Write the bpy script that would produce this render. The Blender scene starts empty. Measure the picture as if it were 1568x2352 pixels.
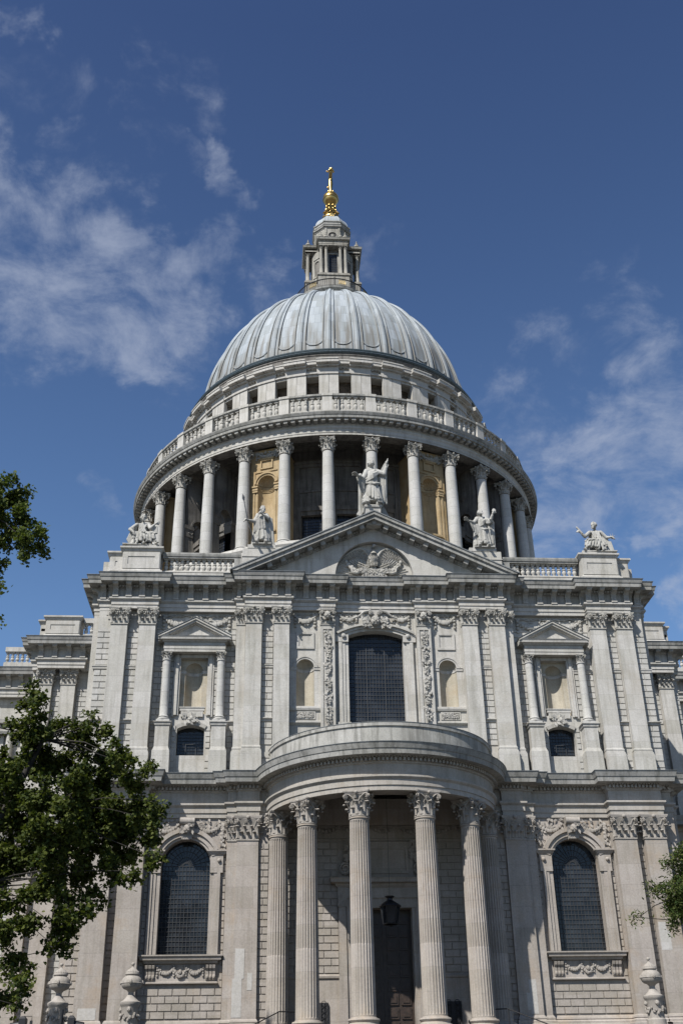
import bpy, bmesh, math, random
from math import sin, cos, pi, radians, sqrt, atan2, hypot
from mathutils import Vector, Matrix, noise
random.seed(7)
S = bpy.context.scene
COL = S.collection
# ------------------------------------------------------------------ camera
F_PX, IMG_W, IMG_H = 2480.63, 1568.0, 2352.0
PITCH, YAW, ROLL = radians(28.969), radians(4.239), radians(-1.077)
CAM = Vector((-7.079, -66.549, 1.6))
FW = Vector((sin(YAW)*cos(PITCH), cos(YAW)*cos(PITCH), sin(PITCH)))
rt0 = Vector((cos(YAW), -sin(YAW), 0)); up0 = rt0.cross(FW)
RT = cos(ROLL)*rt0+sin(ROLL)*up0; UP = -sin(ROLL)*rt0+cos(ROLL)*up0
cd = bpy.data.cameras.new('camera'); cam = bpy.data.objects.new('camera', cd); COL.objects.link(cam)
M = Matrix((RT, UP, -FW)).transposed().to_4x4(); M.translation = CAM
cam.matrix_world = M
cd.sensor_fit = 'VERTICAL'; cd.sensor_height = 24.0; cd.lens = 24.0*F_PX/IMG_H
cd.clip_start = 0.1; cd.clip_end = 5000
S.camera = cam
def look(px, py):
    return (FW+RT*((px-IMG_W/2)/F_PX)+UP*((IMG_H/2-py)/F_PX)).normalized()
# ------------------------------------------------------------------ light
SUN_EL, SUN_AZ = radians(49.5), radians(39.0)      # azimuth measured west of south
sd = bpy.data.lights.new('sun', 'SUN'); sun = bpy.data.objects.new('sun', sd); COL.objects.link(sun)
sv = Vector((-sin(SUN_AZ)*cos(SUN_EL), -cos(SUN_AZ)*cos(SUN_EL), sin(SUN_EL)))
sun.rotation_euler = sv.to_track_quat('Z', 'Y').to_euler(); sun.location = (-40, -60, 90)
sd.energy = 5.0; sd.angle = radians(0.53); sd.color = (1.0, 0.965, 0.91)
S.view_settings.view_transform = 'Standard'; S.view_settings.look = 'None'
S.view_settings.exposure = 0.55; S.view_settings.gamma = 1
S.render.engine = 'CYCLES'
# world: Nishita sky with procedural high clouds keyed by sky direction
W = bpy.data.worlds.new('World'); S.world = W; W.use_nodes = True
nt = W.node_tree; nt.nodes.clear()
def N(t, ty, **kw):
    n = t.nodes.new(ty)
    for k, v in kw.items(): setattr(n, k, v)
    return n
out = N(nt, 'ShaderNodeOutputWorld'); bg = N(nt, 'ShaderNodeBackground'); sky = N(nt, 'ShaderNodeTexSky')
sky.sky_type = 'NISHITA'; sky.sun_disc = False; sky.sun_elevation = SUN_EL
sky.sun_rotation = radians(180)+SUN_AZ
sky.altitude = 0; sky.air_density = 1.0; sky.dust_density = 0.25; sky.ozone_density = 2.2
bg.inputs['Strength'].default_value = 0.060
nt.links.new(bg.outputs[0], out.inputs[0])
tc = N(nt, 'ShaderNodeTexCoord')
def vmath(op, a, b=None):
    n = N(nt, 'ShaderNodeVectorMath', operation=op); nt.links.new(a, n.inputs[0])
    if b is not None:
        if isinstance(b, (tuple, Vector)): n.inputs[1].default_value = tuple(b)
        else: nt.links.new(b, n.inputs[1])
    return n
def fmath(op, a, b=None, c=None):
    n = N(nt, 'ShaderNodeMath', operation=op)
    for i, v in enumerate((a, b, c)):
        if v is None: continue
        if isinstance(v, (int, float)): n.inputs[i].default_value = v
        else: nt.links.new(v, n.inputs[i])
    return n.outputs[0]
dirv = vmath('NORMALIZE', tc.outputs['Generated']).outputs[0]
wn = N(nt, 'ShaderNodeTexNoise'); nt.links.new(dirv, wn.inputs[0]); wn.inputs['Scale'].default_value = 7; wn.inputs['Detail'].default_value = 6; wn.inputs['Roughness'].default_value = .6
wob = vmath('MULTIPLY', vmath('SUBTRACT', wn.outputs['Color'], (.5,.5,.5)).outputs[0], (.26,.26,.26)).outputs[0]
dirw = vmath('NORMALIZE', vmath('ADD', dirv, wob).outputs[0]).outputs[0]
CLOUDS = [(110,640,220,.85),(330,700,170,.8),(500,610,130,.75),(600,570,90,.6),(170,500,110,.55),(300,210,100,.42),(470,250,70,.3),(500,410,90,.75),
 (300,790,110,.75),(400,870,80,.4),(10,20,60,.45),(230,340,90,.45),(0,650,150,.75),(870,600,80,.35),(1440,1060,240,.85),(1490,900,170,.75),(1270,1080,130,.7),(1190,960,120,.45),(1400,800,110,.3),
 (1540,1350,90,.7),(140,1350,40,.55),(190,1120,50,.35),(1250,1250,90,.6),(90,170,80,.25),(350,380,80,.35),(1120,880,110,.45),(1350,1170,130,.7),(1250,780,110,.4),(1500,720,130,.45),(640,700,110,.45),(470,740,120,.55),(0,380,90,.5),(1170,1060,100,.6)]
acc = None
for (px, py, r, wgt) in CLOUDS:
    d = look(px, py); ca = cos(math.atan(r*1.25/F_PX)); 
    dt = N(nt, 'ShaderNodeVectorMath', operation='DOT_PRODUCT'); nt.links.new(dirw, dt.inputs[0]); dt.inputs[1].default_value = tuple(d)
    mr = N(nt, 'ShaderNodeMapRange', interpolation_type='SMOOTHSTEP'); nt.links.new(dt.outputs['Value'], mr.inputs[0])
    mr.inputs[1].default_value = ca; mr.inputs[2].default_value = 1.0; mr.inputs[3].default_value = 0; mr.inputs[4].default_value = wgt
    acc = mr.outputs[0] if acc is None else fmath('MAXIMUM', acc, mr.outputs[0])
sep = N(nt, 'ShaderNodeSeparateXYZ'); nt.links.new(dirv, sep.inputs[0])
zc = fmath('ADD', fmath('MAXIMUM', sep.outputs[2], 0.0), 0.25)
cmb = N(nt, 'ShaderNodeCombineXYZ'); nt.links.new(fmath('DIVIDE', sep.outputs[0], zc), cmb.inputs[0]); nt.links.new(fmath('DIVIDE', sep.outputs[1], zc), cmb.inputs[1])
nz = N(nt, 'ShaderNodeTexNoise'); nt.links.new(cmb.outputs[0], nz.inputs[0]); nz.inputs['Scale'].default_value = 10.5; nz.inputs['Detail'].default_value = 10; nz.inputs['Roughness'].default_value = .66
nz.inputs['Distortion'].default_value = .35
nz2 = N(nt, 'ShaderNodeTexNoise'); nt.links.new(cmb.outputs[0], nz2.inputs[0]); nz2.inputs['Scale'].default_value = 34; nz2.inputs['Detail'].default_value = 6
dens = fmath('ADD', fmath('MULTIPLY', nz.outputs[0], 1.25), fmath('MULTIPLY', nz2.outputs[0], .30))
dens = fmath('ADD', dens, fmath('MULTIPLY', acc, .36))
mr = N(nt, 'ShaderNodeMapRange', interpolation_type='SMOOTHSTEP'); nt.links.new(dens, mr.inputs[0])
mr.inputs[1].default_value = .80; mr.inputs[2].default_value = 1.42; mr.inputs[4].default_value = .68
mask = fmath('MULTIPLY', mr.outputs[0], fmath('MINIMUM', fmath('MULTIPLY', acc, 2.2), 1.0))
hs = N(nt, 'ShaderNodeHueSaturation'); nt.links.new(sky.outputs[0], hs.inputs['Color']); hs.inputs['Saturation'].default_value = 1.12; hs.inputs['Value'].default_value = 1.0
gr = N(nt, 'ShaderNodeMapRange'); nt.links.new(sep.outputs[2], gr.inputs[0]); gr.inputs[1].default_value = .38; gr.inputs[2].default_value = .80; gr.inputs[3].default_value = 1.0; gr.inputs[4].default_value = 0.0
lowc = N(nt, 'ShaderNodeMixRGB', blend_type='MULTIPLY'); lowc.inputs[0].default_value = 1; nt.links.new(hs.outputs[0], lowc.inputs[1]); lowc.inputs[2].default_value = (1.52,1.50,1.54,1)
topc = N(nt, 'ShaderNodeMixRGB', blend_type='MULTIPLY'); topc.inputs[0].default_value = 1; nt.links.new(hs.outputs[0], topc.inputs[1]); topc.inputs[2].default_value = (.95,.88,1.02,1)
skyc = N(nt, 'ShaderNodeMixRGB'); nt.links.new(gr.outputs[0], skyc.inputs[0]); nt.links.new(topc.outputs[0], skyc.inputs[1]); nt.links.new(lowc.outputs[0], skyc.inputs[2])
mix = N(nt, 'ShaderNodeMixRGB'); nt.links.new(mask, mix.inputs[0]); nt.links.new(skyc.outputs[0], mix.inputs[1]); mix.inputs[2].default_value = (5.0, 5.6, 7.0, 1)
nt.links.new(mix.outputs[0], bg.inputs[0])

# ------------------------------------------------------------------ materials
MATS = {}
def newmat(name, rough=.8):
    m = bpy.data.materials.new(name); m.use_nodes = True; t = m.node_tree
    b = t.nodes['Principled BSDF']; b.inputs['Roughness'].default_value = rough
    MATS[name] = m
    return m, t, b
def ramp(t, fac, c0, c1, p0=.3, p1=.7):
    r = N(t, 'ShaderNodeValToRGB'); t.links.new(fac, r.inputs[0])
    r.color_ramp.elements[0].position = p0; r.color_ramp.elements[1].position = p1
    r.color_ramp.elements[0].color = (*c0, 1); r.color_ramp.elements[1].color = (*c1, 1)
    return r.outputs[0]
def mul(t, a, b, f=1.0, ty='MULTIPLY'):
    m = N(t, 'ShaderNodeMixRGB', blend_type=ty)
    if isinstance(f, float): m.inputs[0].default_value = f
    else: t.links.new(f, m.inputs[0])
    for i, v in ((1, a), (2, b)):
        if isinstance(v, tuple): m.inputs[i].default_value = (*v, 1)
        else: t.links.new(v, m.inputs[i])
    return m.outputs[0]
KST = .74
def stone(name, c0, c1, stain, stain_amt=.5, bw=1.5, bh=.62, joint=.82, streak=.25, bump=.25, blockvar=.06):
    m, t, b = newmat(name, .88)
    c0, c1, stain = [tuple(x*KST for x in c) for c in (c0, c1, stain)]
    co = N(t, 'ShaderNodeTexCoord').outputs['Object']
    n1 = N(t, 'ShaderNodeTexNoise'); t.links.new(co, n1.inputs[0]); n1.inputs['Scale'].default_value = .7; n1.inputs['Detail'].default_value = 8; n1.inputs['Roughness'].default_value = .65
    col = ramp(t, n1.outputs[0], c0, c1, .35, .68)
    n2 = N(t, 'ShaderNodeTexNoise'); t.links.new(co, n2.inputs[0]); n2.inputs['Scale'].default_value = 11; n2.inputs['Detail'].default_value = 6
    col = mul(t, col, ramp(t, n2.outputs[0], (.88,.88,.87), (1.05,1.05,1.05), .3, .65))
    # block to block variation and joints
    sp = N(t, 'ShaderNodeSeparateXYZ'); t.links.new(co, sp.inputs[0])
    ad = N(t, 'ShaderNodeMath', operation='ADD'); t.links.new(sp.outputs[0], ad.inputs[0]); t.links.new(sp.outputs[1], ad.inputs[1])
    cb = N(t, 'ShaderNodeCombineXYZ'); t.links.new(ad.outputs[0], cb.inputs[0]); t.links.new(sp.outputs[2], cb.inputs[1])
    br = N(t, 'ShaderNodeTexBrick'); t.links.new(cb.outputs[0], br.inputs[0])
    v = blockvar
    br.inputs['Color1'].default_value = (1-v,1-v,1-v*1.4,1); br.inputs['Color2'].default_value = (1+v,1+v,1+v,1); br.inputs['Mortar'].default_value = (joint,joint,joint,1)
    br.inputs['Scale'].default_value = 1; br.inputs['Mortar Size'].default_value = .014; br.inputs['Brick Width'].default_value = bw; br.inputs['Row Height'].default_value = bh; br.inputs['Mortar Smooth'].default_value = .3
    br.inputs['Bias'].default_value = 0
    col = mul(t, col, br.outputs['Color'])
    # vertical rain streaks
    mp = N(t, 'ShaderNodeMapping'); t.links.new(co, mp.inputs[0]); mp.inputs['Scale'].default_value = (3.2, 3.2, .28)
    n3 = N(t, 'ShaderNodeTexNoise'); t.links.new(mp.outputs[0], n3.inputs[0]); n3.inputs['Scale'].default_value = 1; n3.inputs['Detail'].default_value = 5; n3.inputs['Roughness'].default_value = .6
    k = 1-streak
    col = mul(t, col, ramp(t, n3.outputs[0], (k,k,k*.98), (1,1,1), .36, .52))
    n4 = N(t, 'ShaderNodeTexNoise'); t.links.new(co, n4.inputs[0]); n4.inputs['Scale'].default_value = .33; n4.inputs['Detail'].default_value = 7; n4.inputs['Roughness'].default_value = .7
    f = ramp(t, n4.outputs[0], (0,0,0), (stain_amt,)*3, .52, .72)
    col = mul(t, col, stain, f, 'MIX')
    t.links.new(col, b.inputs['Base Color'])
    bp = N(t, 'ShaderNodeBump'); bp.inputs['Strength'].default_value = bump; bp.inputs['Distance'].default_value = .03
    t.links.new(n2.outputs[0], bp.inputs['Height']); t.links.new(bp.outputs[0], b.inputs['Normal'])
    b.inputs['Specular IOR Level'].default_value = .25
    return m
ST = stone('portland_stone_pale', (.485,.466,.436), (.578,.56,.527), (.40,.36,.30), .65, bh=1.05, bw=2.4, streak=.2, blockvar=.075)
SL = stone('portland_stone_warm', (.365,.325,.292), (.445,.405,.368), (.40,.30,.20), .65, bh=1.2, bw=2.2, streak=.13, blockvar=.08)
SRU = stone('rusticated_stone_pale', (.46,.45,.425), (.55,.535,.51), (.46,.40,.33), .5, bw=1.6, bh=.8, joint=1.0, streak=.12)
SRL = stone('rusticated_stone_warm', (.37,.335,.30), (.44,.40,.365), (.40,.32,.23), .5, bw=1.6, bh=.8, joint=1.0, streak=.12, blockvar=.1)
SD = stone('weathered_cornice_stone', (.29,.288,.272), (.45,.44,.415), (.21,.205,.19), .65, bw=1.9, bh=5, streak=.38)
SF = stone('carved_stone', (.40,.385,.355), (.52,.50,.465), (.28,.265,.24), .6, joint=1.0, streak=.2)
SFL = stone('warm_carved_stone', (.345,.315,.285), (.45,.415,.38), (.26,.235,.21), .6, joint=1.0, streak=.2)
SM = stone('porch_entablature_stone', (.405,.375,.34), (.485,.455,.42), (.36,.30,.235), .6, bh=6, bw=2.2, streak=.16)
SN = stone('ochre_limestone', (.42,.305,.165), (.51,.40,.25), (.33,.20,.085), .9, bw=1.1, bh=.6, streak=.15)
SNP = stone('cream_niche_stone', (.42,.375,.30), (.52,.475,.39), (.40,.31,.19), .9, bw=1.1, bh=.9, joint=.95, streak=.1)
SC = stone('column_stone', (.49,.48,.46), (.57,.56,.54), (.44,.41,.36), .4, bw=60, bh=.92, joint=.62, streak=.10)
SG = stone('dark_stone', (.16,.15,.14), (.27,.255,.235), (.10,.095,.09), .6, bw=1.4, bh=.8, streak=.4)  # darker stone tone: inner drum faces, attic course, lantern core, lettering
LNS = stone('lantern_stone', (.34,.325,.29), (.44,.425,.385), (.24,.215,.175), .8, bw=1.1, bh=.6, joint=.8, streak=.4)
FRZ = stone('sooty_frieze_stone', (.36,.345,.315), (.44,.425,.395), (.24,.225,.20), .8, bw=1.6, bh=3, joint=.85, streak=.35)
SW = stone('fresh_replacement_stone', (.50,.48,.455), (.54,.52,.50), (.46,.43,.39), .4, joint=1.0, streak=.03)
SS = stone('statue_stone', (.42,.41,.385), (.52,.51,.48), (.26,.25,.235), .55, joint=1.0, streak=.28)
def simple(name, c, rough=.6, metal=0, var=.12, scale=6):
    m, t, b = newmat(name, rough); b.inputs['Metallic'].default_value = metal
    co = N(t, 'ShaderNodeTexCoord').outputs['Object']
    n1 = N(t, 'ShaderNodeTexNoise'); t.links.new(co, n1.inputs[0]); n1.inputs['Scale'].default_value = scale; n1.inputs['Detail'].default_value = 6
    t.links.new(ramp(t, n1.outputs[0], tuple(x*(1-var) for x in c), tuple(x*(1+var) for x in c), .35, .65), b.inputs['Base Color'])
    return m
LF = simple('lead_flashing', (.10,.11,.115), .6, .0, .3)
GO = simple('gilded_metal', (.47,.33,.12), .36, 1.0, .12, 2)
IR = simple('black_iron', (.018,.018,.02), .45, .3)
GI = simple('gilt_iron', (.42,.31,.12), .5, .4, .3)
BR = simple('brown_timber', (.028,.018,.013), .5, 0, .3)
BAR = simple('lead_glazing_bar', (.027,.029,.032), .8)
DK = simple('dark_interior', (.03,.03,.033), .9)
GRM = simple('dark_grey_metal', (.06,.062,.065), .45, .4)
BK = simple('black_signal_plastic', (.006,.006,.007), .5)
def glassmat():
    m, t, b = newmat('dark_window_glass', .08)
    co = N(t, 'ShaderNodeTexCoord').outputs['Object']
    n1 = N(t, 'ShaderNodeTexNoise'); t.links.new(co, n1.inputs[0]); n1.inputs['Scale'].default_value = .9; n1.inputs['Detail'].default_value = 3
    c = ramp(t, n1.outputs[0], (.013,.016,.020), (.030,.034,.040), .38, .62)
    sp = N(t, 'ShaderNodeSeparateXYZ'); t.links.new(co, sp.inputs[0])
    cb = N(t, 'ShaderNodeCombineXYZ'); t.links.new(sp.outputs[0], cb.inputs[0]); t.links.new(sp.outputs[2], cb.inputs[1])
    br = N(t, 'ShaderNodeTexBrick'); t.links.new(cb.outputs[0], br.inputs[0]); br.offset = 0
    br.inputs['Color1'].default_value = (.7,.7,.72,1); br.inputs['Color2'].default_value = (1.2,1.2,1.18,1); br.inputs['Mortar'].default_value = (1,1,1,1)
    br.inputs['Scale'].default_value = 1; br.inputs['Brick Width'].default_value = .42; br.inputs['Row Height'].default_value = .53; br.inputs['Mortar Size'].default_value = .0
    t.links.new(mul(t, c, br.outputs[0]), b.inputs['Base Color'])
    n2 = N(t, 'ShaderNodeTexNoise'); t.links.new(co, n2.inputs[0]); n2.inputs['Scale'].default_value = 3.0
    bp = N(t, 'ShaderNodeBump'); bp.inputs['Strength'].default_value = .12; bp.inputs['Distance'].default_value = .05
    t.links.new(n2.outputs[0], bp.inputs['Height']); t.links.new(bp.outputs[0], b.inputs['Normal'])
    b.inputs['Specular IOR Level'].default_value = .3
    return m
GL = glassmat()
def leadmat():
    m, t, b = newmat('dome_lead', .72)
    co = N(t, 'ShaderNodeTexCoord').outputs['Object']; sp = N(t, 'ShaderNodeSeparateXYZ'); t.links.new(co, sp.inputs[0])
    at = N(t, 'ShaderNodeMath', operation='ARCTAN2'); t.links.new(sp.outputs[0], at.inputs[0]); t.links.new(sp.outputs[1], at.inputs[1])
    cb = N(t, 'ShaderNodeCombineXYZ')
    m1 = N(t, 'ShaderNodeMath', operation='MULTIPLY'); t.links.new(at.outputs[0], m1.inputs[0]); m1.inputs[1].default_value = 16
    t.links.new(m1.outputs[0], cb.inputs[0]); t.links.new(sp.outputs[2], cb.inputs[1])
    n1 = N(t, 'ShaderNodeTexNoise'); t.links.new(co, n1.inputs[0]); n1.inputs['Scale'].default_value = .35; n1.inputs['Detail'].default_value = 6
    col = ramp(t, n1.outputs[0], (.24,.268,.292), (.285,.312,.333), .35, .65)
    br = N(t, 'ShaderNodeTexBrick'); t.links.new(cb.outputs[0], br.inputs[0]); br.offset = .37
    br.inputs['Color1'].default_value = (.78,.78,.75,1); br.inputs['Color2'].default_value = (1.12,1.12,1.12,1); br.inputs['Mortar'].default_value = (.68,.68,.68,1)
    br.inputs['Scale'].default_value = 1; br.inputs['Brick Width'].default_value = .72; br.inputs['Row Height'].default_value = 1.55; br.inputs['Mortar Size'].default_value = .022
    col = mul(t, col, br.outputs[0])
    # brown grey run-off staining, stronger towards the foot of the dome
    mp = N(t, 'ShaderNodeMapping'); t.links.new(cb.outputs[0], mp.inputs[0]); mp.inputs['Scale'].default_value = (1.6, .14, 1)
    n3 = N(t, 'ShaderNodeTexNoise'); t.links.new(mp.outputs[0], n3.inputs[0]); n3.inputs['Scale'].default_value = 1.1; n3.inputs['Detail'].default_value = 5
    hh = N(t, 'ShaderNodeMapRange'); t.links.new(sp.outputs[2], hh.inputs[0]); hh.inputs[1].default_value = 69; hh.inputs[2].default_value = 83; hh.inputs[3].default_value = .17; hh.inputs[4].default_value = -.12
    ad = N(t, 'ShaderNodeMath', operation='ADD'); t.links.new(n3.outputs[0], ad.inputs[0]); t.links.new(hh.outputs[0], ad.inputs[1])
    f = ramp(t, ad.outputs[0], (0,0,0), (.9,.9,.9), .52, .72)
    col = mul(t, col, (.135,.128,.112), f, 'MIX')
    t.links.new(col, b.inputs['Base Color']); b.inputs['Specular IOR Level'].default_value = .35
    return m
LD = leadmat()
def leafmat(name, c0, c1, trans=.35):
    m, t, b = newmat(name, .5)
    g = N(t, 'ShaderNodeNewGeometry')
    r = N(t, 'ShaderNodeValToRGB'); t.links.new(g.outputs['Random Per Island'], r.inputs[0])
    r.color_ramp.elements[0].color = (*c0, 1); r.color_ramp.elements[1].color = (*c1, 1)
    t.links.new(r.outputs[0], b.inputs['Base Color']); b.inputs['Specular IOR Level'].default_value = .15; b.inputs['Roughness'].default_value = .65
    tr = N(t, 'ShaderNodeBsdfTranslucent'); t.links.new(mul(t, r.outputs[0], (1.3,1.4,.6)), tr.inputs[0])
    mx = N(t, 'ShaderNodeMixShader'); mx.inputs[0].default_value = trans
    o = t.nodes['Material Output']; t.links.new(b.outputs[0], mx.inputs[1]); t.links.new(tr.outputs[0], mx.inputs[2]); t.links.new(mx.outputs[0], o.inputs[0])
    return m
LEAF = leafmat('plane_leaves', (.016,.03,.007), (.085,.10,.02), .3)
LEAF2 = leafmat('small_tree_leaves', (.022,.045,.010), (.085,.095,.028), .22)
LEAF3 = leafmat('olive_plane_leaves', (.03,.05,.012), (.11,.13,.03), .3)  # lighter, more olive leaf colour of the taller plane tree
BARK = simple('bark', (.022,.019,.015), .9, 0, .4, 3)
PAVE = stone('paving_stone', (.10,.097,.092), (.14,.135,.13), (.08,.077,.072), .4, bw=.9, bh=.6)
ASPH = simple('asphalt', (.05,.05,.052), .9, 0, .2, 20)
GRASS = simple('grass', (.05,.09,.025), .9, 0, .3, 8)

# ------------------------------------------------------------------ mesh builder
class MB:
    def __init__(s): s.v = []; s.f = []; s.mi = []; s.m = 0
    def add(s, vs, fs):
        o = len(s.v); s.v += [tuple(v) for v in vs]
        for f in fs: s.f.append(tuple(i+o for i in f)); s.mi.append(s.m)
        return o
    def box(s, x0, x1, y0, y1, z0, z1):
        s.add([(x0,y0,z0),(x1,y0,z0),(x1,y1,z0),(x0,y1,z0),(x0,y0,z1),(x1,y0,z1),(x1,y1,z1),(x0,y1,z1)],
              [(0,3,2,1),(4,5,6,7),(0,1,5,4),(1,2,6,5),(2,3,7,6),(3,0,4,7)])
    def frust(s, a, b, z0, z1):        # a,b = (x0,x1,y0,y1) at bottom / top
        v = [(a[0],a[2],z0),(a[1],a[2],z0),(a[1],a[3],z0),(a[0],a[3],z0),(b[0],b[2],z1),(b[1],b[2],z1),(b[1],b[3],z1),(b[0],b[3],z1)]
        s.add(v, [(0,3,2,1),(4,5,6,7),(0,1,5,4),(1,2,6,5),(2,3,7,6),(3,0,4,7)])
    def prism(s, poly, fn0, fn1):      # poly 2D, fn maps (a,b)->3D at both ends
        n = len(poly); v = [fn0(*p) for p in poly]+[fn1(*p) for p in poly]
        s.add(v, [tuple(range(n-1,-1,-1)), tuple(range(n,2*n))]+[(i,(i+1)%n,n+(i+1)%n,n+i) for i in range(n)])
    def pxz(s, poly, y0, y1): s.prism(poly, lambda a,b: (a,y0,b), lambda a,b: (a,y1,b))
    def pyz(s, poly, x0, x1): s.prism(poly, lambda a,b: (x0,a,b), lambda a,b: (x1,a,b))
    def grid(s, fn, nu, nv, closeu=False):
        vs = [fn(i, j) for j in range(nv) for i in range(nu)]
        fs = []
        for j in range(nv-1):
            for i in range(nu if closeu else nu-1):
                i2 = (i+1) % nu
                fs.append((j*nu+i, j*nu+i2, (j+1)*nu+i2, (j+1)*nu+i))
        s.add(vs, fs)
    def lathe(s, prof, c=(0,0), seg=24, a0=0, a1=2*pi, mod=None):
        full = abs(a1-a0-2*pi) < 1e-6; n = seg if full else seg+1
        def fn(i, j):
            r, z = prof[j]; a = a0+(a1-a0)*i/seg
            if mod: r = mod(r, z, a)
            return (c[0]+r*sin(a), c[1]-r*cos(a), z)
        s.grid(fn, n, len(prof), full)
    def tube(s, pts, rad, seg=6, cap=True):
        pts = [Vector(p) for p in pts]; n = len(pts)
        if not isinstance(rad, (list, tuple)): rad = [rad]*n
        o = []
        up = Vector((0,0,1))
        rings = []
        for i, p in enumerate(pts):
            t = (pts[min(i+1,n-1)]-pts[max(i-1,0)])
            if t.length < 1e-9: t = Vector((0,0,1))
            t.normalize()
            a = t.cross(up)
            if a.length < .05: a = t.cross(Vector((1,0,0)))
            a.normalize(); b = a.cross(t)
            rings += [tuple(p+(a*cos(2*pi*k/seg)+b*sin(2*pi*k/seg))*rad[i]) for k in range(seg)]
        fs = []
        for j in range(n-1):
            for k in range(seg): fs.append((j*seg+k, j*seg+(k+1)%seg, (j+1)*seg+(k+1)%seg, (j+1)*seg+k))
        if cap: fs += [tuple(range(seg-1,-1,-1)), tuple((n-1)*seg+k for k in range(seg))]
        s.add(rings, fs)
    def ball(s, c, r, nu=8, nv=5, rot=None):
        if not isinstance(r, (tuple, list)): r = (r, r, r)
        vs = []; c = Vector(c)
        for j in range(nv+1):
            ph = pi*j/nv
            for i in range(nu):
                a = 2*pi*i/nu; v = Vector((r[0]*sin(ph)*cos(a), r[1]*sin(ph)*sin(a), r[2]*cos(ph)))
                if rot is not None: v = rot @ v
                vs.append(c+v)
        fs = [(j*nu+i, (j+1)*nu+i, (j+1)*nu+(i+1)%nu, j*nu+(i+1)%nu) for j in range(nv) for i in range(nu)]
        s.add(vs, fs)
    def mould(s, path, prof, closed=False, cap=True):
        n = len(path); P = [Vector((p[0], p[1])) for p in path]; nor = []
        for i in range(n if closed else n-1):
            d = P[(i+1) % n]-P[i]; d.normalize(); nor.append(Vector((d.y, -d.x)))
        off = []
        for i in range(n):
            if closed: a, b = nor[i-1], nor[i]
            elif i == 0: a = b = nor[0]
            elif i == n-1: a = b = nor[-1]
            else: a, b = nor[i-1], nor[i]
            m = a+b; k = m.dot(a)
            off.append(m/k if abs(k) > .05 else a)
        pr = len(prof)
        vs = [(P[i].x+off[i].x*o, P[i].y+off[i].y*o, z) for i in range(n) for (o, z) in prof]
        fs = []
        for i in range(n if closed else n-1):
            i2 = (i+1) % n
            for k in range(pr-1): fs.append((i*pr+k, i2*pr+k, i2*pr+k+1, i*pr+k+1))
        if cap and not closed: fs += [tuple(range(pr)), tuple((n-1)*pr+k for k in range(pr-1,-1,-1))]
        s.add(vs, fs)
    def slab_hole(s, x0, x1, z0, z1, yf, yb, hx0, hx1, hz0, hz1, rise=0, seg=16, ydeep=None):
        """wall slab with an opening; hz1 = springing, rise = arch height"""
        yd = yb if ydeep is None else ydeep
        cx = (hx0+hx1)/2; hw = (hx1-hx0)/2
        if rise <= 0: top = [(hx0,hz1),(hx1,hz1)]
        elif abs(rise-hw) < .02: top = [(cx-hw*cos(pi*i/seg), hz1+hw*sin(pi*i/seg)) for i in range(seg+1)]
        else:
            R = (hw*hw+rise*rise)/(2*rise); a = math.asin(min(1,hw/R))
            top = [(cx+R*sin(-a+2*a*i/seg), hz1+rise-R+R*cos(-a+2*a*i/seg)) for i in range(seg+1)]
        def q(a, b, c, d): s.add([a,b,c,d], [(0,1,2,3)])
        q((x0,yf,z0),(hx0,yf,z0),(hx0,yf,z1),(x0,yf,z1)); q((hx1,yf,z0),(x1,yf,z0),(x1,yf,z1),(hx1,yf,z1))
        if hz0 > z0: q((hx0,yf,z0),(hx1,yf,z0),(hx1,yf,hz0),(hx0,yf,hz0))
        for i in range(len(top)-1):
            a, b = top[i], top[i+1]; q((a[0],yf,a[1]),(b[0],yf,b[1]),(b[0],yf,z1),(a[0],yf,z1))
            q((a[0],yf,a[1]),(a[0],yd,a[1]),(b[0],yd,b[1]),(b[0],yf,b[1]))
        q((hx0,yf,hz0),(hx0,yd,hz0),(hx0,yd,hz1),(hx0,yf,hz1)); q((hx1,yf,hz0),(hx1,yf,hz1),(hx1,yd,hz1),(hx1,yd,hz0))
        q((hx0,yf,hz0),(hx1,yf,hz0),(hx1,yd,hz0),(hx0,yd,hz0))
        q((x0,yf,z0),(x0,yf,z1),(x0,yb,z1),(x0,yb,z0)); q((x1,yf,z0),(x1,yb,z0),(x1,yb,z1),(x1,yf,z1))
        q((x0,yf,z1),(x1,yf,z1),(x1,yb,z1),(x0,yb,z1)); q((x0,yf,z0),(x0,yb,z0),(x1,yb,z0),(x1,yf,z0))
        return top
    def niche(s, cx, y, z0, zs, r, seg=16, scallop=0, mat_shell=None):
        s.grid(lambda i, j: (cx-r*cos(pi*i/seg), y+r*sin(pi*i/seg), z0+(zs-z0)*j), seg+1, 2)
        s.add([(cx-r*cos(pi*i/seg), y+r*sin(pi*i/seg), z0) for i in range(seg+1)], [tuple(range(seg+1))])
        if mat_shell is not None: s.m = mat_shell
        nn = 8
        def fn(i, j):
            th = pi*i/(seg*2); ph = pi/2*j/nn
            rr = r*(1-scallop*(.5+.5*cos(i*pi))*(sin(ph*.0+.4+1.1*(1-j/nn)))) if scallop else r
            return (cx-rr*cos(th)*1.0, y+rr*sin(th)*cos(ph), zs+rr*sin(th)*sin(ph))
        s.grid(fn, seg*2+1, nn+1)
    def xform(s, M0, start=0):
        for i in range(start, len(s.v)): s.v[i] = tuple(M0 @ Vector(s.v[i]))
    def ext(s, o, M0=None):
        b = len(s.v)
        s.v += o.v if M0 is None else [tuple(M0 @ Vector(v)) for v in o.v]
        s.f += [tuple(i+b for i in f) for f in o.f]; s.mi += o.mi
    def mirror(s):
        o = MB(); o.v = [(-x,y,z) for x,y,z in s.v]; o.f = [tuple(reversed(f)) for f in s.f]; o.mi = list(s.mi); return o
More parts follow.
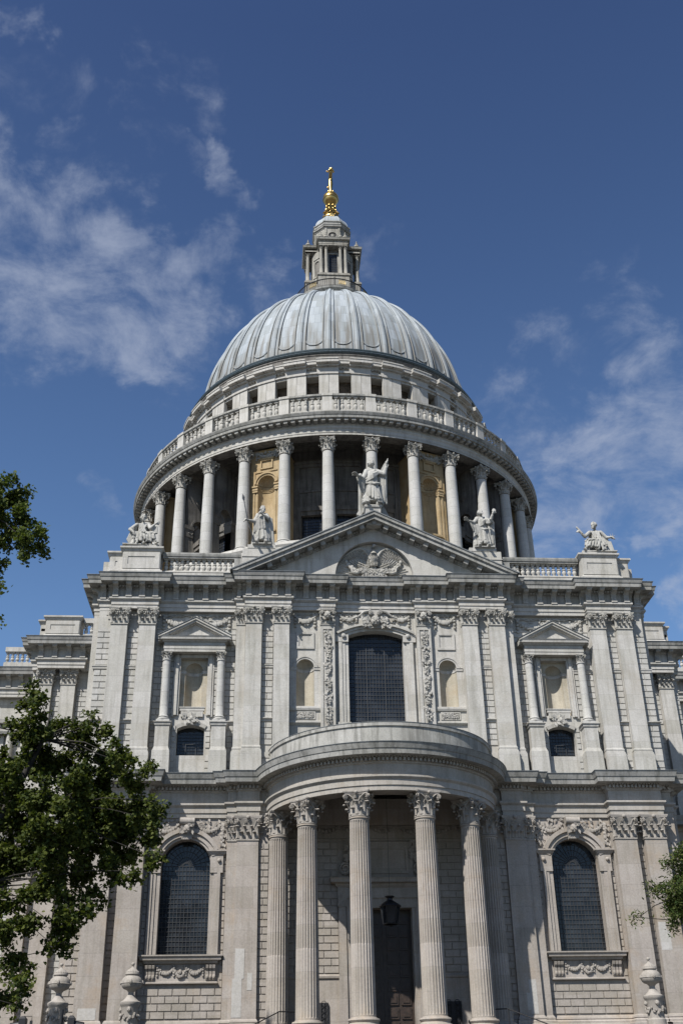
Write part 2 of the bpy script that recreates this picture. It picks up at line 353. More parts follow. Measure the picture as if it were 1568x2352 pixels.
def mesh(name, mb, mats, smooth=False, recalc=True, angle=40):
    me = bpy.data.meshes.new(name); me.from_pydata(mb.v, [], mb.f)
    for m in (mats if isinstance(mats, (list, tuple)) else [mats]): me.materials.append(m)
    me.polygons.foreach_set('material_index', mb.mi)
    if recalc:
        bm = bmesh.new(); bm.from_mesh(me); bmesh.ops.remove_doubles(bm, verts=bm.verts, dist=.0004) if smooth else None
        bmesh.ops.recalc_face_normals(bm, faces=bm.faces); bm.to_mesh(me); bm.free()
    if smooth:
        me.polygons.foreach_set('use_smooth', [True]*len(me.polygons))
        try: me.set_sharp_from_angle(angle=radians(angle))
        except Exception: pass
    me.update()
    return me
def link(name, me, parent=None, loc=(0,0,0), rot=(0,0,0), scale=None):
    o = bpy.data.objects.new(name, me); COL.objects.link(o); o.location = loc; o.rotation_euler = rot
    if scale is not None: o.scale = scale
    if parent is not None: o.parent = parent
    return o
def obj(name, mb, mats, parent=None, smooth=False, loc=(0,0,0), rot=(0,0,0), recalc=True, angle=40):
    return link(name, mesh(name, mb, mats, smooth, recalc, angle), parent, loc, rot)
def tag(o, label=None, cat=None, group=None, kind=None):
    if label: o['label'] = label
    if cat: o['category'] = cat
    if group: o['group'] = group
    if kind: o['kind'] = kind
    return o
def empty(name, loc=(0,0,0), parent=None):
    o = bpy.data.objects.new(name, None); COL.objects.link(o); o.location = loc; o.empty_display_size = .5
    if parent is not None: o.parent = parent
    return o

CATH = empty('cathedral')
tag(CATH, 'pale stone cathedral with semicircular columned porch and great lead dome under a golden cross', 'cathedral')
YD = 37.67      # dome axis

# ------------------------------------------------------------------ ornament kit
def leaf(mb, base, outv, h, w, curl=.35, seg=6):
    """acanthus leaf rising from base, curling towards outv"""
    o = Vector(outv).normalized(); base = Vector(base); t = Vector((-o.y, o.x, 0))
    L = []; R = []; C = []; C2 = []
    for i in range(seg+1):
        u = i/seg
        out = .06*h+curl*h*max(0, u-.45)**1.6*2.2; z = h*min(u*1.12, 1.0)-(h*.30*max(0, u-.80)/.2*.6 if u > .8 else 0)
        ww = w*.5*(1-.25*abs(sin(u*pi*3.5)))*(1-.55*max(0, u-.6)/.4)
        p = base+o*out+Vector((0,0,z))
        L.append(p-t*ww-o*.12*w); R.append(p+t*ww-o*.12*w); C.append(p+o*.10*w); 
    vs = L+C+R; n = seg+1; fs = []
    for i in range(seg):
        fs += [(i, n+i, n+i+1, i+1), (n+i, 2*n+i, 2*n+i+1, n+i+1)]
    mb.add(vs, fs)
    tip = C[-1]; mb.ball(tip-o*.04*w, (w*.30, w*.30, w*.20), 6, 4)
def volute(mb, c, r, nrm, th):
    """spiral disc of radius r facing nrm"""
    nrm = Vector(nrm).normalized(); q = nrm.to_track_quat('Z', 'Y').to_matrix()
    c = Vector(c); sp = []
    for i in range(22):
        a = i/21*2*pi*1.9; rr = r*(1-.80*i/21)
        sp.append(c+q @ Vector((rr*.86*cos(a), rr*.86*sin(a), th*.5*(i/21)*.7)))
    mb.tube(sp, [r*.17]*22, 5)
    n = 12
    for z in (-th/2,): pass
    ring = [c+q @ Vector((r*.86*cos(2*pi*k/n), r*.86*sin(2*pi*k/n), -th*.5)) for k in range(n)]
    ring2 = [c+q @ Vector((r*.86*cos(2*pi*k/n), r*.86*sin(2*pi*k/n), 0)) for k in range(n)]
    mb.add(ring+ring2, [tuple(range(n)), tuple(range(2*n-1,n-1,-1))]+[(k,(k+1)%n,n+(k+1)%n,n+k) for k in range(n)])
def capital_round(r, h, ab=1.45, composite=False):
    mb = MB()
    mb.lathe([(r*1.0,0),(r*1.10,.02*h),(r*1.10,.05*h),(r*.98,.07*h),(r*.97,.5*h),(r*1.05,.75*h),(r*1.25,.88*h),(r*1.1,.9*h)], seg=20)
    for k in range(8):
        a = 2*pi*(k+.5)/8; o = (sin(a), -cos(a), 0); leaf(mb, (o[0]*r*.97, o[1]*r*.97, .06*h), o, .33*h, r*.62)
    for k in range(8):
        a = 2*pi*k/8; o = (sin(a), -cos(a), 0); leaf(mb, (o[0]*r*.95, o[1]*r*.95, .10*h), o, .56*h, r*.58, .42)
    A = r*ab
    for k in range(4):
        a = pi/4+k*pi/2; o = Vector((sin(a), -cos(a), 0)); t = Vector((-o.y, o.x, 0))
        for s in (-1, 1):
            d = (o+t*s*.34).normalized()
            c = o*A*1.16+t*s*.10*r; c.z = .78*h
            volute(mb, c, .115*h if not composite else .16*h, t*s, r*.10)
            st = [o*r*.9+t*s*r*.75+Vector((0,0,.52*h)), o*r*1.1+t*s*r*.55+Vector((0,0,.74*h)), o*A*1.0+t*s*r*.2+Vector((0,0,.88*h)), c+Vector((0,0,.10*h))]
            mb.tube(st, [r*.06, r*.075, r*.08, r*.06], 5)
        # small leaf under the corner
        leaf(mb, o*r*1.0+Vector((0,0,.45*h)), o, .26*h, r*.4, .9)
    for k in range(4):      # centre volutes and fleuron
        a = k*pi/2; o = Vector((sin(a), -cos(a), 0)); t = Vector((-o.y, o.x, 0))
        for s in (-1, 1):
            volute(mb, o*r*1.14+t*s*r*.17+Vector((0,0,.76*h)), .075*h, o, r*.08)
            mb.tube([o*r*.98+t*s*r*.5+Vector((0,0,.55*h)), o*r*1.1+t*s*r*.3+Vector((0,0,.72*h)), o*r*1.15+t*s*r*.2+Vector((0,0,.80*h))], r*.06, 5)
        mb.ball(o*A*.98+Vector((0,0,.93*h)), (r*.2,r*.2,.07*h), 7, 4)
    # abacus with concave sides
    pts = []
    for k in range(4):
        a = pi/4+k*pi/2; b = a+pi/2
        c0 = Vector((sin(a), -cos(a)))*A*1.36; c1 = Vector((sin(b), -cos(b)))*A*1.36; mid = (c0+c1)/2; inw = -mid.normalized()
        e = (c1-c0).normalized()*r*.12
        for u in range(6):
            uu = u/5; p = (c0+e)*(1-uu)+(c1-e)*uu+inw*r*.28*sin(pi*uu); pts.append((p.x, p.y))
    for (z0, z1, k0, k1) in ((.88,.95,.93,.97),(.95,1.0,1.02,1.04)):
        n = len(pts); mb.add([(x*k0,y*k0,z0*h) for x,y in pts]+[(x*k1,y*k1,z1*h) for x,y in pts],
            [tuple(range(n-1,-1,-1)), tuple(range(n,2*n))]+[(i,(i+1)%n,n+(i+1)%n,n+i) for i in range(n)])
    return mb
def capital_flat(w, d, h, composite=True):
    """pilaster capital, face towards -Y, origin at bottom centre of face"""
    mb = MB(); x = w/2
    mb.box(-x*1.06, x*1.06, -.05, d, 0, .06*h)
    mb.frust((-x*.97,x*.97,0,d), (-x*1.02,x*1.02,-.04,d), .06*h, .62*h); mb.frust((-x*1.02,x*1.02,-.04,d), (-x*1.18,x*1.18,-.16,d), .62*h, .88*h)
    o = (0,-1,0)
    for px in (-.6,0,.6): leaf(mb, (px*x, -.0, .05*h), o, .34*h, x*.56, .4)
    for px in (-.92,-.31,.31,.92): leaf(mb, (px*x, .02, .1*h), (px*.25,-1,0), .54*h, x*.50, .42)
    for s in (-1,1):
        leaf(mb, (s*x, d*.4, .05*h), (s,0,0), .34*h, x*.5); leaf(mb, (s*x, d*.15, .1*h), (s,-.3,0), .54*h, x*.45, .45)
    if composite:
        for s in (-1,1):
            volute(mb, (s*x*.98, -.20, .74*h), .19*h, (s*.25,-1,0), .14)
            volute(mb, (s*(x*1.22), .05, .74*h), .17*h, (s,-.2,0), .10)
            mb.tube([(0,-.1,.83*h),(s*x*.5,-.15,.86*h),(s*x*.9,-.20,.90*h)], .05*h, 5)
        for k in range(5): mb.ball((x*(-.5+.25*k), -.13, .70*h), (x*.10,.06,.07*h), 6, 4)
    else:
        for s in (-1,1):
            volute(mb, (s*x*1.12, -.16, .78*h), .12*h, (s*.6,-1,0), .1); volute(mb, (s*x*.2, -.1, .77*h), .085*h, (0,-1,0), .08)
            mb.tube([(s*x*.55,0,.5*h),(s*x*.75,-.08,.75*h),(s*x*1.05,-.16,.88*h)], .035*h, 5)
            mb.tube([(s*x*.5,0,.5*h),(s*x*.35,-.06,.72*h),(s*x*.22,-.1,.84*h)], .03*h, 5)
            leaf(mb, (s*x*1.0,-.02,.42*h), (s*.7,-1,0), .28*h, x*.3, .8)
    mb.ball((0,-.24,.93*h), (x*.2,.09,.08*h), 8, 5)
    n = 9; A = x*1.30
    poly = [(A*(-1+2*i/(n-1)), -.24+.10*sin(pi*i/(n-1))) for i in range(n)]+[(A, d), (-A, d)]
    mb.prism(poly, lambda a,b: (a*.95,b,.88*h), lambda a,b: (a,b-.02,.94*h)); mb.prism(poly, lambda a,b: (a*1.02,b-.03,.94*h), lambda a,b: (a*1.03,b-.04,1.0*h))
    return mb
def blob(mb, c, r, rnd):
    k = rnd.random()
    rr = (r*rnd.uniform(.8,1.15), r*rnd.uniform(.7,1.0), r*rnd.uniform(.8,1.15))
    mb.ball(c, rr, 6, 4)
def leafbit(mb, c, s, rnd, nrm=Vector((0,-1,0))):
    a = rnd.uniform(0, 2*pi); d = Vector((cos(a), 0, sin(a))); t = Vector((-sin(a), 0, cos(a)))
    c = Vector(c); n = nrm
    mb.add([c-d*s*.5, c+t*s*.28+n*s*.15, c+d*s*.6+n*s*.3, c-t*s*.28+n*s*.15, c-n*s*.1], [(0,1,2,3),(0,4,1),(1,4,2),(2,4,3),(3,4,0)])
def swag(mb, x0, x1, zt, drop, y, r, rnd, n=11, drops=True):
    for i in range(n):
        u = i/(n-1); z = zt-drop*4*u*(1-u); rr = r*(.75+.5*sin(pi*u))
        blob(mb, (x0+(x1-x0)*u, y-rr*.4, z), rr, rnd)
        for k in range(2): leafbit(mb, (x0+(x1-x0)*u+rnd.uniform(-r,r), y-rr*.3, z+rnd.uniform(-1.3,1.3)*r), r*1.8, rnd)
    if drops:
        for xx in (x0, x1):
            for k in range(4): blob(mb, (xx, y-r*.4, zt-k*r*1.7), r*(.9-.05*k), rnd)
            for s in (-1,1):
                mb.tube([(xx,y-.03,zt+r*.8),(xx+s*r*1.3,y-.08,zt+r*1.6),(xx+s*r*2.2,y-.06,zt+r*.9),(xx+s*r*1.0,y-.05,zt+r*.5)], r*.28, 5)
def cherub(mb, c, r):
    c = Vector(c)
    mb.ball(c, (r*.82, r*.8, r), 12, 9)
    mb.ball(c+Vector((0,-r*.78,-.08*r)), (r*.14,r*.2,r*.16), 6, 4)         # nose
    for s in (-1,1):
        mb.ball(c+Vector((s*r*.36,-r*.62,-r*.25)), (r*.27,r*.22,r*.25), 6, 4)   # cheeks
        mb.ball(c+Vector((s*r*.32,-r*.70,r*.10)), (r*.13,r*.08,r*.07), 6, 4)
        mb.ball(c+Vector((s*r*.82,0,-r*.05)), (r*.12,r*.2,r*.22), 6, 4)
    mb.ball(c+Vector((0,-r*.72,-r*.45)), (r*.2,r*.12,r*.07), 6, 4)
    mb.ball(c+Vector((0,-r*.55,-r*.72)), (r*.26,r*.22,r*.18), 6, 4)
    rnd = random.Random(3)
    for k in range(26):
        a = rnd.uniform(0, 2*pi); e = rnd.uniform(.35, 1.5)
        mb.ball(c+Vector((cos(a)*cos(e)*r*.8, sin(a)*cos(e)*r*.75+.05*r, sin(e)*r*.95)), r*.2, 5, 3)
def rust(mb, x0, x1, z0, z1, y, h=.405, L=.8, gap=.045, dep=.055, seed=0, hole=None, off=0):
    """raised ashlar blocks standing proud of the plane y, cut round holes"""
    n = max(1, round((z1-z0)/h)); h = (z1-z0)/n; rows = []
    for r in range(n):
        za = z0+r*h+gap/2; zb = z0+(r+1)*h-gap/2
        segs = [(x0, x1)]
        if hole:
            for (a, b, c, d) in hole:
                if zb > c and za < d:
                    ns = []
                    for (p, q) in segs:
                        if a > p: ns.append((p, min(q, a)))
                        if b < q: ns.append((max(p, b), q))
                    segs = [t for t in ns if t[1]-t[0] > .06]
        for (p, q) in segs:
            W0 = q-p; xs = [p]
            if W0 > .9:
                k = max(1, round(W0/L)); st = W0/k
                xs = [p]+[p+st*(i+(.5 if r % 2 else 0)) for i in range(1 if not r % 2 else 0, k)]+[q]
            elif W0 > .5 and r % 2: xs = [p, p+W0*.5, q]
            else: xs = [p, q]
            for i in range(len(xs)-1):
                a = xs[i]+(gap*.35 if i else 0); b = xs[i+1]-(gap*.35 if i < len(xs)-2 else 0)
                c = .012
                mb.frust2 = None
                mb.add([(a,y+.01,za),(b,y+.01,za),(b,y+.01,zb),(a,y+.01,zb),(a+c,y-dep,za+c),(b-c,y-dep,za+c),(b-c,y-dep,zb-c),(a+c,y-dep,zb-c)],
                       [(4,5,6,7),(0,1,5,4),(1,2,6,5),(2,3,7,6),(3,0,4,7)])
def baluster_mb(h, r):
    mb = MB(); q = .16*h
    mb.box(-r*1.1, r*1.1, -r*1.1, r*1.1, 0, .09*h); mb.box(-r*1.1, r*1.1, -r*1.1, r*1.1, .92*h, h)
    mb.lathe([(r*.7,.09*h),(r*.9,.13*h),(r*.55,.17*h),(r*.6,.2*h),(r*1.08,.32*h),(r*1.0,.42*h),(r*.55,.55*h),(r*.95,.57*h),(r*.95,.63*h),(r*.5,.66*h),(r*.5,.70*h),(r*.85,.80*h),(r*.7,.88*h),(r*.7,.92*h)], seg=12)
    return mb

# ================================================================== TRANSEPT
TW = empty('transept_wall', (0,0,0), CATH)      # part; its pieces below are its sub-parts
def S2(mb):                                     # add mirrored copy
    o = mb.mirror(); mb.ext(o); return mb
def P_(name, mb, mats, parent=CATH, smooth=False, **k): return obj(name, mb, mats, parent, smooth, **k)
# ---- upper storey wall skin (built for x>0 and mirrored)
Z1, Z2 = 19.9, 33.0
w = MB()
w.box(4.1, 18.35, 2.2, 12.5, 5, Z2-.2); w.box(0, 4.1, 2.6, 12.5, 5, Z2-.2)
w.box(14.55, 18.35, .45, 2.3, Z1, Z2)                                   # end pair
w.box(17.55, 18.8, 1.2, 5.2, 20, 31); w.box(17.5, 18.8, 6.4, 10.0, 20, 31)   # west/east face pilasters
w.slab_hole(9.25, 14.55, Z1, 23.35, .75, 2.3, 11.09, 12.83, 21.26, 22.95, .24, ydeep=1.3)
w.slab_hole(9.25, 14.55, 23.35, Z2, .75, 2.3, 11.05, 12.81, 23.95, 27.75, 0, ydeep=1.02)
w.box(5.74, 9.25, .0, 2.3, Z1, Z2)
w.slab_hole(3.72, 5.74, Z1, Z2, .30, 2.3, 4.12, 5.28, 24.38, 27.0, .58)
w.box(2.73, 3.72, .02, 2.3, Z1, Z2)
S2(w)
w.slab_hole(-2.73, 2.73, Z1, Z2, .50, 2.3, -1.83, 1.83, 23.35, 29.32, .36, ydeep=1.05)
UW = w
for (nx, ny, zz, r0, e) in ((11.93, 1.02, 26.9, .57, .30), (4.70, .30, 26.95, .58, .42)):
    w = MB()
    if nx > 9:
        w.m = 1; w.slab_hole(10.95, 12.95, 23.8, 27.85, 1.02, 2.2, 11.93-.57, 11.93+.57, 24.36, 26.95, .57)
    w.m = 1; w.niche(nx, ny, 24.37, zz+.05, r0, mat_shell=1); w.m = 0
    prof = [(0,zz-.14),(.05,zz-.12),(.06,zz),(.10,zz+.06),(0,zz+.1)]
    w.mould([(nx-r0-e, ny), (nx-r0, ny)], prof); w.mould([(nx+r0, ny), (nx+r0+e, ny)], prof)
    w.mould([(nx-r0*cos(pi*i/12), ny+r0*sin(pi*i/12)) for i in range(13)], [(o*.7, z) for o, z in prof])
    obj('wall_niche', w, [ST, SNP], TW); obj('wall_niche', w.mirror(), [ST, SNP], TW)
# archivolts of central niches, square panels above, relief panels below
w = MB()
def arch_band(mb, cx, zs, r0, r1, y0, y1, seg=16, a0=0, a1=pi):
    p = [(cx-r0*cos(a0+(a1-a0)*i/seg), zs+r0*sin(a0+(a1-a0)*i/seg)) for i in range(seg+1)]
    q = [(cx-r1*cos(a0+(a1-a0)*i/seg), zs+r1*sin(a0+(a1-a0)*i/seg)) for i in range(seg+1)]
    for i in range(seg):
        mb.pxz([p[i], p[i+1], q[i+1], q[i]], y0, y1)
arch_band(w, 4.70, 27.0, .58, .70, .24, .32); arch_band(w, 4.70, 27.0, .70, .80, .20, .32)
def frame_rect(mb, x0, x1, z0, z1, t, y0, y1):
    mb.box(x0, x1, y0, y1, z1-t, z1); mb.box(x0, x1, y0, y1, z0, z0+t); mb.box(x0, x0+t, y0, y1, z0+t, z1-t); mb.box(x1-t, x1, y0, y1, z0+t, z1-t)
frame_rect(w, 4.10, 5.29, 28.30, 29.48, .14, .22, .31); frame_rect(w, 4.24, 5.15, 28.44, 29.34, .06, .26, .31)
w.mould([(3.72,.30),(5.74,.30)], [(0,24.02),(.10,24.08),(.14,24.2),(.14,24.32),(0,24.38)])
frame_rect(w, 4.05, 5.33, 23.5, 24.02, .08, .25, .31)
w.mould([(3.72,.30),(5.74,.30)], [(0,23.1),(.10,23.18),(.18,23.24),(.18,23.34),(0,23.42)])
S2(w); UW.ext(w)
rnd = random.Random(5)
for s in (-1, 1):
    w = MB()
    for k in range(60):
        blob(w, (s*4.69+rnd.uniform(-.52,.52), .24, rnd.uniform(23.6,23.93)), rnd.uniform(.035,.075), rnd)
    for k in range(40): leafbit(w, (s*4.69+rnd.uniform(-.5,.5), .22, rnd.uniform(23.6,23.93)), .13, rnd)
    P_('relief_panel', w, SF, CATH, True)
# rusticated blocks, upper
w = MB()
bands = [(20.0,21.3),(21.72,23.2),(23.45,26.8),(27.1,29.8)]
for (za, zb) in bands:
    rust(w, 15.68, 16.35, za, zb, .45); rust(w, 17.5, 18.33, za, zb, .45); rust(w, 6.82, 7.54, za, zb, .0)
    rust(w, 9.28, 14.53, za, zb, .75, hole=[(10.60,13.26,23.3,29.0),(11.0,12.92,20,23.4),(9.68,10.72,19,23.5),(13.14,14.18,19,23.5)])
S2(w); w.mi = [1]*len(w.f); UW.ext(w)
# string courses
w = MB()
for z in (26.85, 23.25):
    t = .14 if z > 25 else .20
    pr = [(0,z-.05),(.09,z),(.1,z+.1),(t,z+.16),(t,z+.22),(0,z+.27)]
    w.mould([(6.80,.0),(7.56,.0)], pr); w.mould([(9.26,.75),(10.75 if z > 25 else 9.75,.75)], pr); w.mould([(13.1 if z > 25 else 14.1,.75),(14.54,.75)], pr)
    w.mould([(15.66,.45),(16.37,.45)], pr); w.mould([(17.48,.45),(18.35,.45),(18.35,1.2)], pr)
S2(w); UW.ext(w)
P_('upper_wall', UW, [ST, SRU], TW)
# ---- upper pilasters
def pilaster(name, x0, x1, yf, yb, zb, zc, zt, capfn, mat, hb=1.3, parent=CATH, fl=.12, base=.38):
    w = MB()
    if base:
        zz = zb+hb
        for (a, z0, z1) in ((fl, zb, zz), (fl*.75, zz, zz+base*.30), (fl*.35, zz+base*.30, zz+base*.62), (fl*.45, zz+base*.62, zz+base*.85)):
            w.frust((x0-a, x1+a, yf-a, yb), (x0-a*.96, x1+a*.96, yf-a*.96, yb), z0, z1)
        w.frust((x0-fl*.3, x1+fl*.3, yf-fl*.3, yb), (x0, x1, yf, yb), zz+base*.85, zz+base*1.05)
        w.frust((x0, x1, yf, yb), (x0+.015, x1-.015, yf+.01, yb), zz+base*1.05, zc)
    else: w.box(x0, x1, yf, yb, zb, zc)
    o = obj(name, w, mat, parent)
    return o
cap_cache = {}
def flatcap(wd, d, h, comp, parent, x, y, z, rotz=0):
    key = (round(wd,2), round(d,2), round(h,2), comp)
    if key not in cap_cache: cap_cache[key] = mesh('capital', capital_flat(wd, d, h, comp), SF if comp else SFL, True, angle=50)
    o = link('capital', cap_cache[key], parent, (x, y, z), (0,0,rotz)); return o
UP_P = [(5.75,6.79,-.43),(7.56,8.64,-.43),(14.55,15.65,0),(16.38,17.48,0)]
for s in (-1, 1):
    for (a, b, y) in UP_P:
        x0, x1 = (a, b) if s > 0 else (-b, -a)
        o = pilaster('pilaster', x0, x1, y, y+.46, Z1, 29.83, 31, None, ST)
        flatcap(x1-x0-.02, .4, 1.15, True, o, (x0+x1)/2, y, 29.82)
    a, b = (8.64, 9.25) if s > 0 else (-9.25, -8.64)
    o = pilaster('half_pilaster', a, b, -.03, .2, Z1, 29.83, 31, None, ST)
    flatcap(.6, .3, 1.15, True, o, (a+b)/2, -.02, 29.82)
    for yy in (3.3, 8.2):
        o = empty('side_pilaster', (s*18.8, yy, 29.82), CATH)
        w = MB(); w.box(-.02, .02, -.55, .55, -9, 0); 
        me = obj('shaft', w, ST, o)
        flatcap(1.1, .4, 1.15, True, o, 0, 0, 0, s*pi/2)
    # carved strip piers with hanging fruit
    cx = s*3.22
    w = MB()
    w.box(cx-.46, cx-.30, -.04, .05, 20, 29.85); w.box(cx+.30, cx+.46, -.04, .05, 20, 29.85); w.box(cx-.30, cx+.30, -.04, .05, 29.6, 29.85)
    w.mould([(cx-.5,.02),(cx+.5,.02)], [(0,29.84),(.10,29.86),(.12,29.93),(.04,29.97),(0,29.97)])
    sp = obj('carved_strip', w, ST, CATH)
    w = MB(); rnd = random.Random(11+s)
    z = 29.55
    mb = w
    for cl in range(6):
        L = rnd.uniform(.85, 1.0); 
        for k in range(20):
            u = rnd.random(); ww = .25*(1-.55*u)
            blob(mb, (cx+rnd.uniform(-ww, ww), -.05-rnd.random()*.08, z-.08-u*L), rnd.uniform(.05,.115)*(1-.3*u), rnd)
        for k in range(26):
            u = rnd.random(); ww = .29*(1-.5*u)
            leafbit(mb, (cx+rnd.uniform(-ww, ww), -.04-rnd.random()*.1, z-.05-u*L), .2, rnd)
        z -= L+.14
    mb.tube([(cx, -.03, 29.6), (cx, -.03, 22.9)], .025, 5)
    obj('fruit_drop', w, SF, sp, True)
    w = MB(); w.box(cx-.44, cx+.44, -.06, .1, 29.97, 30.95)
    cherub(w, (cx, -.27, 30.52), .27)
    for q in (-1, 1):
        volute(w, (cx+q*.44, -.2, 30.72), .15, (q*.2,-1,0), .1)
        leaf(w, (cx+q*.36, -.06, 29.97), (q*.3,-1,0), .5, .26); leaf(w, (cx+q*.12, -.06, 29.97), (0,-1,0), .36, .2)
        for k in range(4): leafbit(w, (cx+q*(.3+.05*k), -.15, 30.4-.08*k), .26, rnd)
        w.tube([(cx+q*.05,-.12,30.85),(cx+q*.25,-.2,30.80),(cx+q*.45,-.2,30.9)], .04, 5)
    w.mould([(cx-.5,.02),(cx+.5,.02)], [(0,30.86),(.24,30.9),(.27,31.0),(0,31.0)])
    obj('cherub_capital', w, SF, sp, True)
# festoons between capitals (upper order)
def fest(parts, y, parent=CATH):
    w = MB(); rnd = random.Random(int(parts[0][0]*10)+50)
    for (a, b, zt, dr, r) in parts:
        swag(w, a, b, zt, dr, y, r, rnd, n=13)
        for k in range(10): leafbit(w, (rnd.uniform(a,b), y-.03, zt+rnd.uniform(-.15,.25)), .22, rnd)
        for q in (-1, 1):
            xs = [a+(b-a)*t/6 for t in range(7)]
            w.tube([(x, y-.06, zt+.16+.09*sin(t*1.9+q)) for t, x in enumerate(xs)], .035, 5)
    return obj('festoon', w, SF, parent, True)
for s in (-1, 1):
    def xx(a, b): return (a, b) if s > 0 else (-b, -a)
    a, b = xx(9.75, 14.1); m = (a+b)/2
    fest([(a, m, 30.58, .50, .155), (m, b, 30.58, .50, .155)], .72); wq = MB(); wq.mould([xx(9.26, 9.27)[0:1]+(.75,) if 0 else ((9.27 if s > 0 else -14.54), .75), ((14.54 if s > 0 else -9.27), .75)], [(0,29.78),(.07,29.80),(.09,29.86),(0,29.9)]); obj('moulding', wq, ST, CATH)
    a, b = xx(4.05, 5.35); fest([(a, b, 30.60, .40, .14)], .28)
    a, b = xx(1.25, 2.3); fest([(a, b, 30.72, .26, .13)], .48)
# central window
def glazing(parent, x0, x1, z0, zs, rise, y, nx, nz, bar=.028, fan=False, thick_every=0):
    cx = (x0+x1)/2; hw = (x1-x0)/2
    if rise <= 0: top = [(x0,zs),(x1,zs)]
    elif abs(rise-hw) < .02: top = [(cx-hw*cos(pi*i/24), zs+hw*sin(pi*i/24)) for i in range(25)]
    else:
        R = (hw*hw+rise*rise)/(2*rise); a = math.asin(min(1,hw/R)); top = [(cx+R*sin(-a+2*a*i/16), zs+rise-R+R*cos(-a+2*a*i/16)) for i in range(17)]
    w = MB(); w.pxz([(x1,z0),(x0,z0)]+top, y, y+.03); g = obj('pane', w, GL, parent)
    def ztop(x):
        for i in range(len(top)-1):
            if top[i][0]-1e-6 <= x <= top[i+1][0]+1e-6:
                t = (x-top[i][0])/max(1e-6, top[i+1][0]-top[i][0]); return top[i][1]*(1-t)+top[i+1][1]*t
        return zs
    w = MB(); b = bar/2; yf = y-.035
    for i in range(1, nx):
        x = x0+(x1-x0)*i/nx; bb = b*2 if thick_every and i % thick_every == 0 else b
        w.box(x-bb, x+bb, yf-(.02 if bb > b else 0), y-.004, z0, (zs if fan else ztop(x)))
    dz = (zs-z0)/nz
    j = 1
    while z0+j*dz < (zs+.001 if fan else zs+rise-.03):
        z = z0+j*dz
        hwz = hw
        if z > zs:
            xs = [x0+(x1-x0)*k/200 for k in range(201) if ztop(x0+(x1-x0)*k/200) > z]
            if not xs: break
            xa, xb = xs[0], xs[-1]
        else: xa, xb = x0, x1
        w.box(xa, xb, yf-.006, y-.006, z-b, z+b); j += 1
    if fan:
        for rr in (.13, .36, .60, .82):
            arch_band(w, cx, zs, hw*rr-b, hw*rr+b, yf, y-.006, 18)
        for k in range(1, 14):
            a = pi*k/14; d = Vector((cos(a), sin(a))); t = Vector((-sin(a), cos(a)))*b
            p0 = Vector((cx, zs))+d*hw*.13; p1 = Vector((cx, zs))+d*hw
            w.pxz([(p0+t)[:], (p0-t)[:], (p1-t)[:], (p1+t)[:]], yf-.004, y-.008)
    obj('glazing_bars', w, BAR, parent)
win = empty('window', (0,0,0), CATH); win['label'] = 'large segmental headed central window above the porch'
glazing(win, -1.83, 1.83, 23.35, 29.32, .36, 1.0, 18, 21, thick_every=6)
w = MB()
for s in (-1, 1):
    for (e0, e1, y0) in ((1.83, 2.05, .42), (2.05, 2.25, .36), (2.25, 2.48, .30)):
        a, b = (e0, e1) if s > 0 else (-e1, -e0); w.box(a, b, y0, .52, 23.3, 28.85)
    a, b = (1.83, 2.68) if s > 0 else (-2.68, -1.83); w.box(a, b, .28, .52, 28.85, 29.36)
    w.box(s*2.2-.45, s*2.2+.45, .18, .52, 23.02, 23.3)
    w.ball((s*2.15, .2, 29.25), (.16,.1,.16), 8, 5)
# segmental head moulding
R = (1.83**2+.36**2)/(2*.36); a = math.asin(1.83/R)
for (r0, r1, y0) in ((0,.18,.34),(.18,.36,.26),(.36,.5,.12)):
    for i in range(16):
        def pt(rr, t): return ((R+rr)*sin(-a*1.32+2*a*1.32*t) if rr >= 0 else 0, 29.32+.36-R+(R+rr)*cos(-a*1.32+2*a*1.32*t))
        t0, t1 = i/16, (i+1)/16
        aa = [pt(r0,t0), pt(r0,t1), pt(r1,t1), pt(r1,t0)]
        if r0 == 0 and (abs(aa[0][0]) > 1.9 and abs(aa[1][0]) > 1.9): pass
        w.pxz(aa, y0, .52)
obj('frame', w, ST, win)
w = MB(); cherub(w, (0,-.02,30.22), .36)
rnd = random.Random(2)
for s in (-1, 1):
    volute(w, (s*.28,-.02,30.82), .20, (0,-1,0), .2); w.tube([(s*.3,0,31.0),(s*.75,.05,30.9),(s*1.1,.1,30.6),(s*1.5,.2,30.5)], [.08,.09,.07,.04], 6)
    for k in range(16): blob(w, (s*rnd.uniform(.42,.85), .1-rnd.random()*.12, rnd.uniform(29.85,30.5)), rnd.uniform(.06,.12), rnd)
    for k in range(22): leafbit(w, (s*rnd.uniform(.4,.95), .02, rnd.uniform(29.75,30.55)), .3, rnd)
w.box(-.75,.75,.14,.5,29.8,31)
obj('keystone_cherub', w, SF, win, True)
w = MB(); w.mould([(-2.7,.5),(2.7,.5)], [(0,22.7),(.2,22.8),(.3,22.95),(.3,23.02),(0,23.05)]); obj('sill', w, ST, win)

